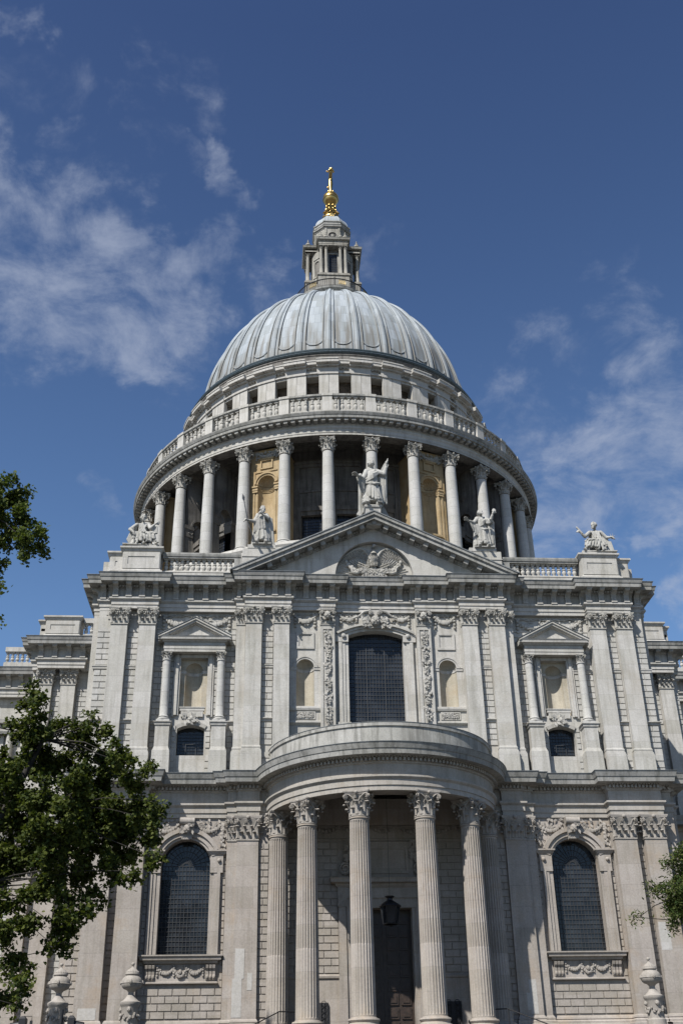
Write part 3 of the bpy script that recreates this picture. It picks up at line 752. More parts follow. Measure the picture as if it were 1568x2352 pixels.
# ---- aedicules of the side bays
def aedicule(cx):
    A = empty('aedicule', (cx, 0, 0), CATH)
    def mv(w): w.xform(Matrix.Translation((0,0,0))); return w
    w = MB()     # pediment + entablature
    e = 1.98
    path = [(-e,.75),(-e,.12),(e,.12),(e,.75)]
    w.mould(path, [(0,27.98),(0,28.18),(.03,28.18),(.03,28.36),(.07,28.42),(0,28.44),(0,28.62),(.10,28.66),(.14,28.74),(.30,28.76),(.32,28.88),(.38,28.98),(0,29.0)])
    w.box(-e+.02, e-.02, .15, .8, 27.985, 28.9)
    H = 1.25; b = e+.38
    sl = H/b
    w.pxz([(-b+.15,28.98),(b-.15,28.98),(0,28.98+H-.2)], .13, .8)
    for s in (-1, 1):
        for (d0, d1, yo) in ((.0,.12,-.26),(.12,.26,-.18),(.26,.34,-.02)):
            n = Vector((0,1)); 
            w.pxz([(s*b,28.99-d0),(0,28.99+H-d0),(0,28.99+H-d1),(s*b-s*0,28.99-d1)] if s > 0 else [(0,28.99+H-d0),(s*b,28.99-d0),(s*b,28.99-d1),(0,28.99+H-d1)], yo, .8)
    obj('pediment', w, ST, A)
    w = MB(); w.m = 0
    for s in (-1, 1): w.pxz([(s*(b+.04),29.0),(0,29.02+H),(0,29.055+H),(s*(b+.04),29.035)], -.30, .78)
    obj('lead_capping', w, LF, A)
    # frame and recess
    w = MB()
    for s in (-1, 1):
        for (e0, e1, y0) in ((.88,1.0,.66),(1.0,1.17,.56)):
            a, bb = (e0, e1) if s > 0 else (-e1, -e0); w.box(a, bb, y0, .77, 23.85, 27.96)
        a, bb = (1.17, 1.30) if s > 0 else (-1.30, -1.17); w.box(a, bb, .62, .77, 23.75, 27.96)
    w.box(-.88, .88, .60, .77, 27.75, 27.97)
    w.mould([(-.72,.80),(-.72,.70),(.72,.70),(.72,.80)], [(0,24.1),(.06,24.15),(.06,24.3),(.1,24.34),(.1,24.4),(0,24.42)])
    w.box(-.70,.70,.62,1.0,23.75,24.1)
    obj('niche_frame', w, ST, A)
    for s in (-1, 1):
        w = MB(); w.box(-.42,.42,-.36,.5,-.22,-.02)
        w.lathe([(.38,-.02),(.40,.04),(.38,.10),(.31,.12),(.30,.16),(.34,.20),(.31,.25),(.275,.30),(.27,1.4),(.245,4.0),(.29,4.0),(.29,4.06),(.24,4.07)], seg=20)
        w.m = 1; cq = capital_round(.245, .52, 1.4, True); cq.mi = [1]*len(cq.f); w.ext(cq, Matrix.Translation((0,0,4.06)))
        obj('column', w, [SC, SF], A, True, loc=(s*1.76, .33, 23.40), angle=50)
        w = MB(); x = s*1.76
        w.box(x-.44, x+.44, -.06, .76, 21.55, 22.95); w.mould([(x-.44,.76),(x-.44,-.06),(x+.44,-.06),(x+.44,.76)], [(0,22.92),(.06,22.98),(.08,23.1),(.14,23.16),(.14,23.2),(0,23.2)])
        w.frust((x-.56,x+.56,-.18,.76),(x-.54,x+.54,-.16,.76),19.95,21.35); w.frust((x-.52,x+.52,-.14,.76),(x-.44,x+.44,-.06,.76),21.35,21.6)
        obj('pedestal', w, ST, A)
    # small window under the niche
    W2 = empty('window', (0,0,0), CATH); W2.location = (cx,0,0)
    W2['label'] = 'small dark window with curved head under a niche'
    glazing(W2, -.87, .87, 21.26, 22.95, .24, 1.25, 9, 8, bar=.011)
    w = MB(); frame_rect(w, -.34,.34,21.27,22.12,.03,1.16,1.2); obj('casement', w, GRM, W2)
    w = MB(); rnd = random.Random(9)
    cherub(w, (0,.45,23.55), .2)
    for k in range(26): leafbit(w, (rnd.uniform(-.45,.45), .5-rnd.random()*.15, rnd.uniform(23.2,23.95)), .34, rnd)
    for k in range(12): blob(w, (rnd.uniform(-.36,.36), .55, rnd.uniform(23.3,23.85)), .11, rnd)
    arch_band(w, 0, 22.95-1.47, 1.71, 1.95, .62, .76, 12, pi/2-.53, pi/2+.53)
    obj('keystone_mask', w, SF, W2, True)
for s in (-1, 1): aedicule(s*11.93)

# ---- upper entablature
def plan(pts): return [(-x, y) for x, y in reversed(pts)][:-1]+pts if abs(pts[0][0]) < 1e-6 else [(-x, y) for x, y in reversed(pts)]+pts
def ent_plan(pts): return plan(pts)
UPL = [(2.73,.30),(2.73,.0),(5.70,.0),(5.70,-.43),(8.66,-.43),(8.66,0),(9.25,0),(9.25,.45),(14.52,.45),(14.52,0),(17.50,0),(17.50,.45),(18.35,.45),(18.35,1.2),(18.8,1.2),(18.8,5.0),(18.35,5.0),(18.35,11.65)]
WNG = [(18.35,11.65),(20.9,11.65),(20.9,11.2),(24.35,11.2),(24.35,11.65),(24.8,11.65),(24.8,17.8),(30,17.8),(70,17.8)]
pth = ent_plan(UPL)
OFF = lambda p, d=.014: [(o+d, z) for o, z in p]
arcprof = [(-.3,30.97),(0,30.97),(0,31.22),(.05,31.225),(.05,31.48),(.10,31.54),(.19,31.6),(.19,31.71),(.0,31.76)]
friprof = [(0,31.76),(0,32.42),(.10,32.5),(.16,32.56),(.16,32.62)]
corprof = [(.16,32.62),(.78,32.64),(.80,32.9),(.84,32.92),(.90,33.12),(.92,33.18),(-.3,33.3)]
E1 = empty('upper_entablature', (0,0,0), CATH)
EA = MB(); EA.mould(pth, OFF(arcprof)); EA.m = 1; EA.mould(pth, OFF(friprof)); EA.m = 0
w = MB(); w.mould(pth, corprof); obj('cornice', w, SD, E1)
w = MB(); w.mould(pth, [(.93,33.19),(.95,33.19),(.95,33.225),(-.2,33.34)]); obj('lead_capping', w, LF, E1)
# small enriched rows (egg and dart) and console brackets
def row_on(path, fn, step, margin=.1):
    for i in range(len(path)-1):
        a, b = Vector(path[i]), Vector(path[i+1]); L = (b-a).length
        if L < step*.8: continue
        d = (b-a)/L; n = Vector((d.y, -d.x)); k = max(1, int(round((L-2*margin)/step)))
        for j in range(k+1):
            p = a+d*(margin+(L-2*margin)*j/k); fn(p, d, n)
def obox(mb, p, d, n, w_, o0, o1, z0, z1):
    vs = [(p+d*sx*w_/2+n*o) for sx in (-1, 1) for o in (o0, o1)]
    a, b, c, e = vs[0], vs[1], vs[3], vs[2]
    mb.add([(q.x, q.y, z) for z in (z0, z1) for q in (a, b, c, e)], [(0,1,2,3),(4,7,6,5),(0,4,5,1),(1,5,6,2),(2,6,7,3),(3,7,4,0)])
w = MB()
row_on(pth, lambda p,d,n: obox(w,p,d,n,.06,.06,.135,31.5,31.58), .14, .03)
row_on(pth, lambda p,d,n: obox(w,p,d,n,.09,.12,.24,32.44,32.54), .19, .05)
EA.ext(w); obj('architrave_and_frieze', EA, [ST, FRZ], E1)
def console_mb(hh=.86, proj=.68, wd=.34):
    mb = MB()
    prof = [(0,0),(-.20,0),(-.23,.05),(-.20,.12),(-.19,hh*.45),(-.25,hh*.62),(-.40,hh*.74),(-proj*.92,hh*.80),(-proj,hh*.86),(-proj,hh*.97),(0,hh)]
    mb.prism(prof, lambda a,b: (-wd/2,a,b), lambda a,b: (wd/2,a,b))
    mb.box(-wd/2-.03, wd/2+.03, -proj-.03, 0, hh*.93, hh+.02); mb.box(-wd/2-.03, wd/2+.03, -.25, 0, -.04, .05)
    mb.box(-.10,-.06,-.225,0,.12,hh*.5); mb.box(.06,.10,-.225,0,.12,hh*.5); mb.box(-.02,.02,-.225,0,.12,hh*.5)
    mb.tube([(-wd/2-.015,-.22,hh*.70),(wd/2+.015,-.22,hh*.70)], .09, 8)
    return mb
CONS = mesh('console_bracket', console_mb(), SF)
def put_console(x, y, z, rz, parent): return link('console_bracket', CONS, parent, (x, y, z), (0,0,rz))
def consoles(path, parent, segs=None, zz=31.77, mesh_=None, step=.92, margin=.17):
    for i in range(len(path)-1):
        a, b = Vector(path[i]), Vector(path[i+1]); L = (b-a).length
        if L < .55: continue
        if segs is not None and i not in segs: continue
        d = (b-a)/L; n = Vector((d.y, -d.x)); k = max(1, int(round((L-2*margin)/step)))
        for j in range(k+1):
            p = a+d*(margin+(L-2*margin)*j/k)
            put_console(p.x, p.y, zz, atan2(n.x, -n.y), parent)
consoles(pth, E1)

# ---- main pediment
Y0 = -.43; zb = 33.2; HW = 9.55; AP = 37.75
PED = empty('pediment', (0,0,0), CATH); PED['label'] = 'large triangular pediment with a bird relief in its tympanum'
sl = (AP-zb)/HW
w = MB()
R0 = 2.68; zc0 = 33.36
# tympanum plane with semicircular recess
top = [(-R0*cos(pi*i/24), zc0+R0*sin(pi*i/24)) for i in range(25)]
def roof(x): return AP-.3-sl*abs(x)
vs = []
w.add([(-9.0,-.35,zb-.02),(-R0,-.35,zb-.02),(-R0,-.35,roof(R0)),(-9.0,-.35,roof(9.0))], [(0,1,2,3)])
w.add([(9.0,-.35,zb-.02),(R0,-.35,zb-.02),(R0,-.35,roof(R0)),(9.0,-.35,roof(9.0))], [(0,1,2,3)])
for i in range(24):
    a, b = top[i], top[i+1]
    w.add([(a[0],-.35,a[1]),(b[0],-.35,b[1]),(b[0],-.35,roof(b[0])),(a[0],-.35,roof(a[0]))], [(0,1,2,3)])
    w.add([(a[0],-.35,a[1]),(b[0],-.35,b[1]),(b[0],.12,b[1]),(a[0],.12,a[1])], [(0,1,2,3)])
w.pxz([(-2.9,zb-.1),(2.9,zb-.1),(2.9,36.5),(-2.9,36.5)], .10, .3)
w.pxz([(-9.2,zb),(9.2,zb),(0,AP-.4)], .3, 1.6)
w.box(-9.2, 9.2, -.36, .3, 32.9, 33.28)
obj('tympanum', w, ST, PED)
def rake(mb, d0, d1, y0, y1, hw=HW, zb_=zb, ap=AP, ext=0):
    for s in (-1, 1):
        p = [(s*hw, zb_-d0), (0, ap-d0), (0, ap-d1), (s*hw, zb_-d1)]
        mb.pxz(p, y0, y1)
w = MB(); HWc = 9.55
for (d0, d1, yo) in ((-.12,.10,-.98),(.10,.17,-.90),(.17,.40,-.86),(.42,.56,-.10),(.56,.70,-.03)):
    for s in (-1, 1):
        hw = 9.6
        p = [(s*hw, AP-sl*hw-d0), (0, AP-d0), (0, AP-d1), (s*hw, AP-sl*hw-d1)]
        # clip ends under the horizontal cornice
        q = []
        for (x, z) in p: q.append((x, z))
        if AP-sl*hw-d1 < 33.2:
            xb = (AP-d1-33.2)/sl; q = [(s*hw, max(33.2, AP-sl*hw-d0)), (0, AP-d0), (0, AP-d1), (s*xb, 33.2), (s*hw, 33.2)]
        w.pxz(q, Y0+yo+.0, 1.4 if d0 < 0 else .0)
obj('raking_cornice', w, SD, PED)
w = MB()
for s in (-1, 1):
    w.pxz([(s*9.75, AP-sl*9.75+.12), (0, AP+.12), (0, AP+.20), (s*9.75, AP-sl*9.75+.20)], Y0-1.03, 1.45)
obj('lead_roofing', w, LF, PED)
ang = math.atan(sl)
w2 = MB(); w2.frust((-.17,.17,-.66,0),(-.17,.17,-.72,0),-.28,0); MODm = mesh('modillion', w2, SD)
link('modillion', MODm, PED, (0, Y0+.02, AP-.42))
for s in (-1, 1):
    for k in range(1, 10):
        x = s*k*.9; z = AP-.40-sl*abs(x)
        if z-.3 < 33.25: continue
        link('modillion', MODm, PED, (x, Y0+.02, z), (0, s*ang, 0))

w = MB()
for s in (-1, 1):
    for k in range(44):
        x = s*(.15+k*.195); z = AP-.50-sl*abs(x)
        if z < 33.3: continue
        w.box(x-.05, x+.05, Y0-.16, Y0, z-.10, z)
obj('enriched_moulding', w, SF, PED)

# bird relief rising from flames
BRD = empty('bird_relief', (0,.1,zc0), CATH); BRD['label'] = 'carved bird with spread wings rising from flames over a lettered tablet'
w = MB(); rnd = random.Random(21)
for k in range(40):
    a = pi*(k+.5)/40; 
    if abs(a-pi/2) < .5: continue
    for t in (0,):
        r1 = 2.52*rnd.uniform(.86,1.0); r0 = .9; d = Vector((cos(a), sin(a)))
        aa = rnd.uniform(.010,.022)
        w.add([(d.x*r0-d.y*.02,0,d.y*r0+d.x*.02),(d.x*r0+d.y*.02,0,d.y*r0-d.x*.02),(cos(a-aa)*r1,0,sin(a-aa)*r1),(cos(a+aa)*r1,0,sin(a+aa)*r1),(d.x*r0,-.07,d.y*r0),(d.x*r1,-.06,d.y*r1)],
              [(0,1,2,3),(0,4,5,3),(1,2,5,4),(0,1,4),(2,3,5)])
obj('sun_rays', w, SF, BRD)
w = MB()
def feather(mb, a, ang, L, wd, y):
    d = Vector((cos(ang), 0, sin(ang))); t = Vector((-sin(ang), 0, cos(ang))); a = Vector(a)
    pts = []
    for (u, v) in ((0,.5),(.3,1),(.75,1),(1,.35)): pts.append((u, v))
    up_ = [a+d*L*u+t*wd*.5*v+Vector((0,y+.03,0)) for u, v in pts]; lo = [a+d*L*u-t*wd*.5*v+Vector((0,y+.03,0)) for u, v in pts]; ce = [a+d*L*u+Vector((0,y-.045,0)) for u, v in pts]
    n = 4; fs = []
    for i in range(3): fs += [(i,i+1,n+i+1,n+i),(n+i,n+i+1,2*n+i+1,2*n+i)]
    fs += [(3,2*n+3,n+3),(0,n,2*n)]
    mb.add(up_+ce+lo, fs)
for s in (-1, 1):
    wing = MB()
    def spine(u):       # shoulder -> arch -> wing tip
        P = [(.22,1.45),(.45,2.0),(.85,2.28),(1.25,2.18),(1.65,1.92),(2.02,1.62)]
        t = u*(len(P)-1); i = min(int(t), len(P)-2); f = t-i
        return (P[i][0]*(1-f)+P[i+1][0]*f, P[i][1]*(1-f)+P[i+1][1]*f)
    for lay in range(5):
        n = 17-2*lay
        for k in range(n):
            u = k/(n-1)*(1-.07*lay); x, z = spine(u)
            an = -pi/2+(.12+.55*u*u)*s; L = (.78-.30*u+.25*u*u)*(1-.19*lay)
            feather(wing, (s*x, 0, z-.03), an, L, .125, -.04-.035*lay)
    wing.tube([(s*spine(i/8)[0], -.15, spine(i/8)[1]) for i in range(9)], [.10,.12,.12,.11,.10,.085,.07,.05,.02], 8)
    obj('wing', wing, SF, BRD, True, angle=60)
w.tube([(0,-.1,.75),(0,-.22,1.05),(0,-.30,1.4),(0,-.30,1.75),(-.01,-.22,1.95),(-.06,-.2,2.15),(-.05,-.22,2.36),(.03,-.24,2.45)], [.12,.2,.27,.27,.15,.095,.085,.10], 12)
w.ball((.05,-.25,2.48), (.13,.10,.10), 8, 6); w.tube([(.12,-.26,2.50),(.24,-.27,2.47),(.28,-.27,2.40)], [.06,.04,.01], 6)
for lay in range(7):
    for k in range(5): feather(w, ((k-2)*.095+(.045 if lay%2 else 0), -.33+.03*abs(k-2), 1.82-lay*.13), -pi/2, .19, .12, -.10)
for s in (-1, 1): w.tube([(s*.1,-.2,.95),(s*.12,-.2,.5)], [.09,.05], 6)
obj('bird_body', w, SF, BRD, True, angle=60)
w = MB()
for k in range(70):
    x = rnd.uniform(-1.1,1.1); z = .42+rnd.random()*.25
    leafbit(w, (x,-.22,z), .3, rnd)
for s in (-1, 1):
    for k in range(7):
        x = s*(.35+.11*k); z0_ = .55+.05*k
        w.tube([(x,-.12,z0_),(x+s*.06,-.2,z0_+.15),(x-s*.02,-.2,z0_+.28),(x+s*.07,-.16,z0_+.42)], [.07,.07,.045,.01], 5)
    for k in range(9):      # rolling smoke
        c = (s*(1.15+.09*k), -.1, .45+.10*k-.02*k*(k%2)); w.ball(c, (.2-.01*k,.12,.17), 8, 5)
    w.tube([(s*.9,-.15,.5),(s*1.2,-.22,.35),(s*1.5,-.2,.45),(s*1.55,-.18,.75),(s*1.85,-.15,1.05)], [.08,.1,.1,.09,.03], 6)
w.tube([(-.9,-.18,.42),(.9,-.18,.42)], .09, 7)
obj('flames', w, SF, BRD, True)
w = MB(); w.box(-.72,.72,-.22,0,.02,.38); w.box(-.62,.62,-.235,-.2,.05,.35)
for s in (-1,1): volute(w, (s*.76,-.2,.14), .13, (0,-1,0), .06); 
obj('tablet', w, ST, BRD)
fc = bpy.data.curves.new('lettering','FONT'); fc.body = 'RESVRGAM'; fc.size = .30; fc.extrude = .012; fc.align_x = 'CENTER'; fc.space_character = 1.0
fo = bpy.data.objects.new('tmp', fc); COL.objects.link(fo); bpy.context.view_layer.update()
me = bpy.data.meshes.new_from_object(fo.evaluated_get(bpy.context.evaluated_depsgraph_get())); bpy.data.objects.remove(fo)
me.materials.clear(); me.materials.append(SG)
link('lettering', me, BRD, (0,-.240,.10), (pi/2,0,0))

# ---- parapet
def pedestal_block(mb, x0, x1, y0, y1, z0, z1):
    mb.frust((x0-.22,x1+.22,y0-.22,y1),(x0-.18,x1+.18,y0-.18,y1), z0, z0+.42); mb.frust((x0-.12,x1+.12,y0-.12,y1),(x0,x1,y0,y1), z0+.42, z0+.58)
    mb.box(x0, x1, y0, y1, z0+.58, z1-.32)
    frame_rect(mb, x0+.05, x1-.05, z0+.62, z1-.38, .32, y0-.045, y0+.01)
    mb.mould([(x0,y1),(x0,y0),(x1,y0),(x1,y1)], [(0,z1-.36),(.06,z1-.30),(.10,z1-.18),(.19,z1-.12),(.19,z1)], cap=True); mb.box(x0-.15, x1+.15, y0-.15, y1, z1-.08, z1-.004)
BAL = mesh('baluster', baluster_mb(.98, .145), ST, True)
for s in (-1, 1):
    B = empty('balustrade', (0,0,0), CATH)
    w = MB(); a, b = (9.1, 14.45) if s > 0 else (-14.45, -9.1)
    w.box(a, b, .32, 1.0, 33.25, 33.82); w.mould([(a,.42),(b,.42)], [(0,33.75),(.1,33.78),(.1,33.88),(0,33.95)]); w.box(a, b, .42, .95, 33.8, 33.94)
    obj('plinth', w, ST, B)
    w = MB(); w.box(a, b, .38, 1.0, 34.92, 35.12); w.mould([(a,.38),(b,.38)], [(0,35.0),(.06,35.05),(.1,35.2),(.1,35.30),(0,35.32)]); w.box(a, b, .36, 1.05, 35.1, 35.31)
    e = .34; x = s*9.22; w.box(x-e, x+e, .30, 1.02, 33.94, 34.92)
    obj('rail', w, SD, B)
    n = 13
    for k in range(n):
        x = s*(9.80+(14.20-9.80)*k/(n-1)); link('baluster', BAL, B, (x, .68, 33.94))
    w = MB(); a, b = (14.55, 17.10) if s > 0 else (-17.10, -14.55)
    pedestal_block(w, a, b, -.08, 1.6, 33.25, 35.48)
    w.box(a+.2, b-.2, .0, 1.5, 35.48, 35.72)
    o = obj('statue_pedestal', w, ST, CATH)
    w = MB(); a, b = (17.10, 18.0) if s > 0 else (-18.0, -17.10)
    pedestal_block(w, a, b, .35, 4.6, 33.25, 35.30)
    w.box(min(s*18,s*18.55), max(s*18,s*18.55), 1.3, 4.9, 33.25, 35.0); obj('corner_block', w, ST, CATH)
    # blocks carrying the standing statues
    w = MB(); x0, x1 = (6.45, 9.0) if s > 0 else (-9.0, -6.45)
    w.box(x0, x1, .15, 2.4, 33.2, 35.65); w.box(x0-.04, x1+.04, .10, 2.3, 35.0, 35.08)
    w.box((x0+x1)/2-(.95), (x0+x1)/2+.95, .12, 1.5, 35.65, 35.93)
    obj('statue_pedestal', w, ST, CATH)
w = MB(); w.box(-.52,.52,-1.0,.5,37.0,38.45); w.mould([(-.52,.5),(-.52,-1.0),(.52,-1.0),(.52,.5)], [(0,38.35),(.08,38.42),(.1,38.55),(0,38.56)]); w.box(-.55,.55,-1.02,.5,38.45,38.62)
obj('statue_pedestal', w, ST, CATH)
# transept roof behind
w = MB(); w.box(-17.5, 17.5, 1.6, 20, 32.9, 33.6); w.pxz([(-16.5,33.6),(16.5,33.6),(0,38.2)], 3.5, 22); obj('transept_roof', w, GRM, CATH)

# ================================================================== LOWER STOREY
LZ0, LZ1 = 5.2, 19.9
w = MB()
w.box(14.25, 18.35, .45, 2.4, LZ0, 17.4); w.box(14.25, 18.35, .45, 2.4, 17.4, 19.9)
w.slab_hole(9.41, 14.25, LZ0, 19.9, .72, 2.4, 10.36, 13.28, 9.57, 14.6, 1.46, ydeep=1.35)
w.box(6.6, 9.41, .35, 2.4, LZ0, 19.9)
w.box(17.9, 18.8, 1.2, 5.2, 5.2, 19.9); w.box(17.9, 18.8, 6.4, 10.0, 5.2, 19.9)
S2(w)
# wall inside the porch with doorway
w.slab_hole(-6.7, 6.7, LZ0, 17.6, 1.30, 2.7, -1.72, 1.72, LZ0, 12.15, 0, ydeep=2.1)
LW = w
w = MB()
rust(w, 15.66, 16.12, 6.2, 15.8, .45); rust(w, 17.52, 18.33, 6.2, 15.8, .45)
rust(w, 9.43, 14.2, 6.2, 15.8, .72, h=.40, hole=[(9.62,13.98,7.95,15.9)])
rust(w, 6.9, 7.5, 6.2, 15.8, .35)
S2(w)
rust(w, -6.2, -2.7, 8.55, 16.0, 1.30); rust(w, 2.7, 6.2, 8.55, 16.0, 1.30)
w.mi = [1]*len(w.f); LW.ext(w)
w = MB()
for x0, x1 in ((-6.5,-2.62),(2.62,6.5)): w.mould([(x0,1.30),(x1,1.30)], [(0,8.25),(.08,8.3),(.1,8.4),(.05,8.5),(0,8.52)])
w.mould([(-6.5,1.30),(6.5,1.30)], [(0,16.05),(.06,16.1),(.08,16.2),(0,16.25)])
LW.ext(w); P_('lower_wall', LW, [SL, SRL], TW)
# plinth and base mould of the lower order
LPL = [(6.75,.35),(7.45,.35),(7.45,.0),(8.85,.0),(8.85,.28),(9.44,.28),(9.44,.72),(14.15,.72),(14.15,-.15),(15.78,-.15),(15.78,.45),(16.05,.45),(16.05,-.15),(17.62,-.15),(17.62,.45),(18.35,.45),(18.35,1.1),(18.9,1.1),(18.9,10),(18.35,11.5),(20.9,11.5),(24.7,11.5),(24.7,17.7),(70,17.7)]
pr = [(.0,6.12),(.05,6.06),(.10,5.95),(.07,5.9),(.16,5.82),(.16,5.7),(.28,5.66),(.28,4.6),(.45,4.5),(.45,-1)]
for s in (-1, 1):
    p = LPL if s > 0 else [(-x,y) for x,y in reversed(LPL)]
    w = MB(); w.mould(p, list(reversed(pr))); P_('plinth', w, SL, TW)
# lower pilasters
LP = [(14.28,15.64,-.1,.46),(16.16,17.50,-.1,.46),(7.52,8.80,.08,.3)]
for s in (-1, 1):
    for (a, b, y, d) in LP:
        x0, x1 = (a, b) if s > 0 else (-b, -a)
        w = MB(); w.frust((x0-.06,x1+.06,y-.03,y+d),(x0,x1,y,y+d), 6.1, 15.9)
        o = obj('pilaster', w, SL, CATH)
        flatcap(x1-x0-.02, d-.05, 1.45, False, o, (x0+x1)/2, y, 15.87)
    x0, x1 = (8.80, 9.40) if s > 0 else (-9.40, -8.80)
    w = MB(); w.frust((x0-.0,x1+.02,.30,.5),(x0,x1,.32,.5), 6.1, 15.9)
    o = obj('half_pilaster', w, SL, CATH); flatcap(.6, .2, 1.45, False, o, (x0+x1)/2, .32, 15.87)
    x0, x1 = (13.98, 14.28) if s > 0 else (-14.28, -13.98)
# replaced blocks of fresh stone
for bb in ([(16.18,16.62,-.125,-.1,9.5,11.05),(16.62,16.80,-.125,-.1,9.5,10.6)],[(8.13,8.55,.045,.08,6.2,8.0)],[(7.95,8.128,.045,.08,6.4,7.3)],[(-8.72,-8.18,.04,.08,8.2,9.8),(-8.85,-8.30,.04,.06,6.2,8.2)],[(-8.0,-7.72,.04,.08,7.6,8.5)],[(-17.3,-16.3,-.14,-.1,6.15,6.75)]):
    w = MB()
    for q in bb: w.box(*q)
    P_('repair_patch', w, SW, TW)
# big arched windows
def big_window(cx):
    W0 = empty('window', (cx,0,0), CATH); W0['label'] = 'tall round headed ground storey window'
    glazing(W0, -1.46, 1.46, 9.57, 14.6, 1.46, 1.28, 14, 19, fan=True, bar=.03)
    w = MB()
    for s in (-1, 1):
        for (e0, e1, y0) in ((1.46,1.70,.60),(1.70,1.90,.54),(1.90,2.08,.46)):
            a, b = (e0, e1) if s > 0 else (-e1, -e0); w.box(a, b, y0, .74, 9.55, 14.1)
        a, b = (1.46, 2.22) if s > 0 else (-2.22, -1.46); w.box(a, b, .50, .74, 14.1, 15.15)
        w.mould([(s*1.8-.38,.74),(s*1.8-.38,.5),(s*1.8+.48,.5),(s*1.8+.48,.74)] if s > 0 else [(-2.28,.74),(-2.28,.5),(-1.42,.5),(-1.42,.74)], [(0,15.1),(.06,15.16),(.12,15.26),(.18,15.32),(.18,15.4),(0,15.42)])
        w.ball((s*1.98,.44,14.8), (.12,.1,.12), 8, 5)
    arch_band(w, 0, 14.6, 1.46, 1.60, .56, .74, 24); arch_band(w, 0, 14.6, 1.60, 1.86, .46, .74, 24, .28, pi-.28); arch_band(w, 0, 14.6, 1.86, 2.10, .34, .74, 24, .42, pi-.42)
    obj('frame', w, SL, W0)
    w = MB()
    w.mould([(-2.0,.74),(-2.0,.55),(2.0,.55),(2.0,.74)], [(0,9.05),(.10,9.1),(.14,9.22),(.30,9.25),(.33,9.38),(.40,9.45),(.40,9.52),(0,9.56)]); w.box(-2.0,2.0,.55,1.3,9.1,9.56)
    w.box(-2.0,2.0,.60,.74,8.05,9.05); w.mould([(-2.05,.74),(-2.05,.60),(2.05,.60),(2.05,.74)], [(0,8.0),(.1,8.03),(.1,8.1),(0,8.14)])
    for s in (-1, 1):
        for k in range(3):
            x = s*1.72+(k-1)*.19
            w.prism([(.60,8.2),(.52,8.22),(.48,8.35),(.52,8.5),(.50,8.7),(.40,8.82),(.36,8.98),(.60,9.05)], lambda a,b: (x-.075,a,b), lambda a,b: (x+.075,a,b))
            w.ball((x,.5,8.36), (.075,.06,.1), 6, 4)
    obj('sill', w, SL, W0)
    w = MB(); rnd = random.Random(int(cx))
    swag(w, -1.3, -.35, 8.88, .34, .58, .085, rnd, 10, True); swag(w, .35, 1.3, 8.88, .34, .58, .085, rnd, 10, True); swag(w, -.35, .35, 8.85, .45, .56, .085, rnd, 10, False)
    cherub(w, (0,.5,8.62), .14)
    obj('festoon', w, SFL, W0, True)
    w = MB()
    w.pxz([(-.42,17.3),(.42,17.3),(.30,15.98),(-.30,15.98)], .18, .74)
    w.tube([(-.44,.18,17.05),(.44,.18,17.05)], .22, 12)
    cherub(w, (0,.08,16.55), .26)
    for k in range(16): leafbit(w, (rnd.uniform(-.4,.4), .08, rnd.uniform(16.3,16.9)), .3, rnd)
    obj('keystone_cherub', w, SFL, W0, True)
    w = MB()
    for s in (-1, 1):
        w = MB()
        a, b = sorted((s*.55, s*2.05)); swag(w, a, b, 16.95, .42, .7, .115, rnd, 11, False)
        for k in range(26): leafbit(w, (s*rnd.uniform(.5,2.2), .66, rnd.uniform(16.6,17.25)), .28, rnd)
        for k in range(10): blob(w, (s*2.12+rnd.uniform(-.1,.1), .66, 16.9-k*.13), .11, rnd)
        for k in range(12): leafbit(w, (s*2.12+rnd.uniform(-.16,.16), .64, 16.9-rnd.random()*1.2), .26, rnd)
        obj('spandrel_festoon', w, SFL, W0, True)
for s in (-1, 1): big_window(s*11.82)

# ---- lower entablature merging with the round porch
PC = .98; RF = 7.02
yj = .35
th = math.acos((PC-yj)/RF)
N_A = 72
arc = [(RF*sin(-th+2*th*i/N_A), PC-RF*cos(-th+2*th*i/N_A)) for i in range(N_A+1)]
right = [(7.5,.35),(7.5,.08),(8.82,.08),(8.82,.30),(9.42,.30),(9.42,.62),(14.22,.62),(14.22,-.1),(17.56,-.1),(17.56,.45),(18.35,.45),(18.35,1.2),(18.8,1.2),(18.8,10.0),(18.35,10.2),(18.35,11.5)]
lp = [(-x,y) for x,y in reversed(right)]+arc+right
la = [(-.35,17.34),(0,17.34),(0,17.62),(.06,17.625),(.06,17.95),(.12,18.0),(.20,18.08),(.20,18.18),(0,18.24)]
lf = [(0,18.24),(0,18.84),(.08,18.88),(.10,18.97),(.10,19.16),(.30,19.2)]
lc = [(.30,19.2),(.76,19.24),(.80,19.52),(.84,19.54),(.92,19.78),(.95,19.86),(-.4,20.0)]
E2 = empty('lower_entablature', (0,0,0), CATH)
EB = MB(); EB.mould(lp, OFF(la)); EB.mould(lp, OFF(lf))
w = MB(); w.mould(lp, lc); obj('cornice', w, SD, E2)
w = MB(); w.mould(lp, [(.955,19.865),(.975,19.87),(.975,19.9),(-.3,20.03)]); obj('lead_capping', w, LF, E2)
w = MB()
def arcrow(mb, path, wd, o0, o1, z0, z1, step):
    # march along whole path length
    acc = 0; nxt = step/2
    for i in range(len(path)-1):
        a, b = Vector(path[i]), Vector(path[i+1]); L = (b-a).length; d = (b-a)/L; n = Vector((d.y,-d.x))
        while nxt <= acc+L:
            obox(mb, a+d*(nxt-acc), d, n, wd, o0, o1, z0, z1); nxt += step
        acc += L
arcrow(w, lp, .13, .1, .32, 18.98, 19.14, .235); arcrow(w, lp, .06, .1, .17, 18.03, 18.08, .13); arcrow(w, lp, .09, .28, .38, 19.16, 19.24, .17)
EB.ext(w); obj('architrave_and_frieze', EB, SM, E2)

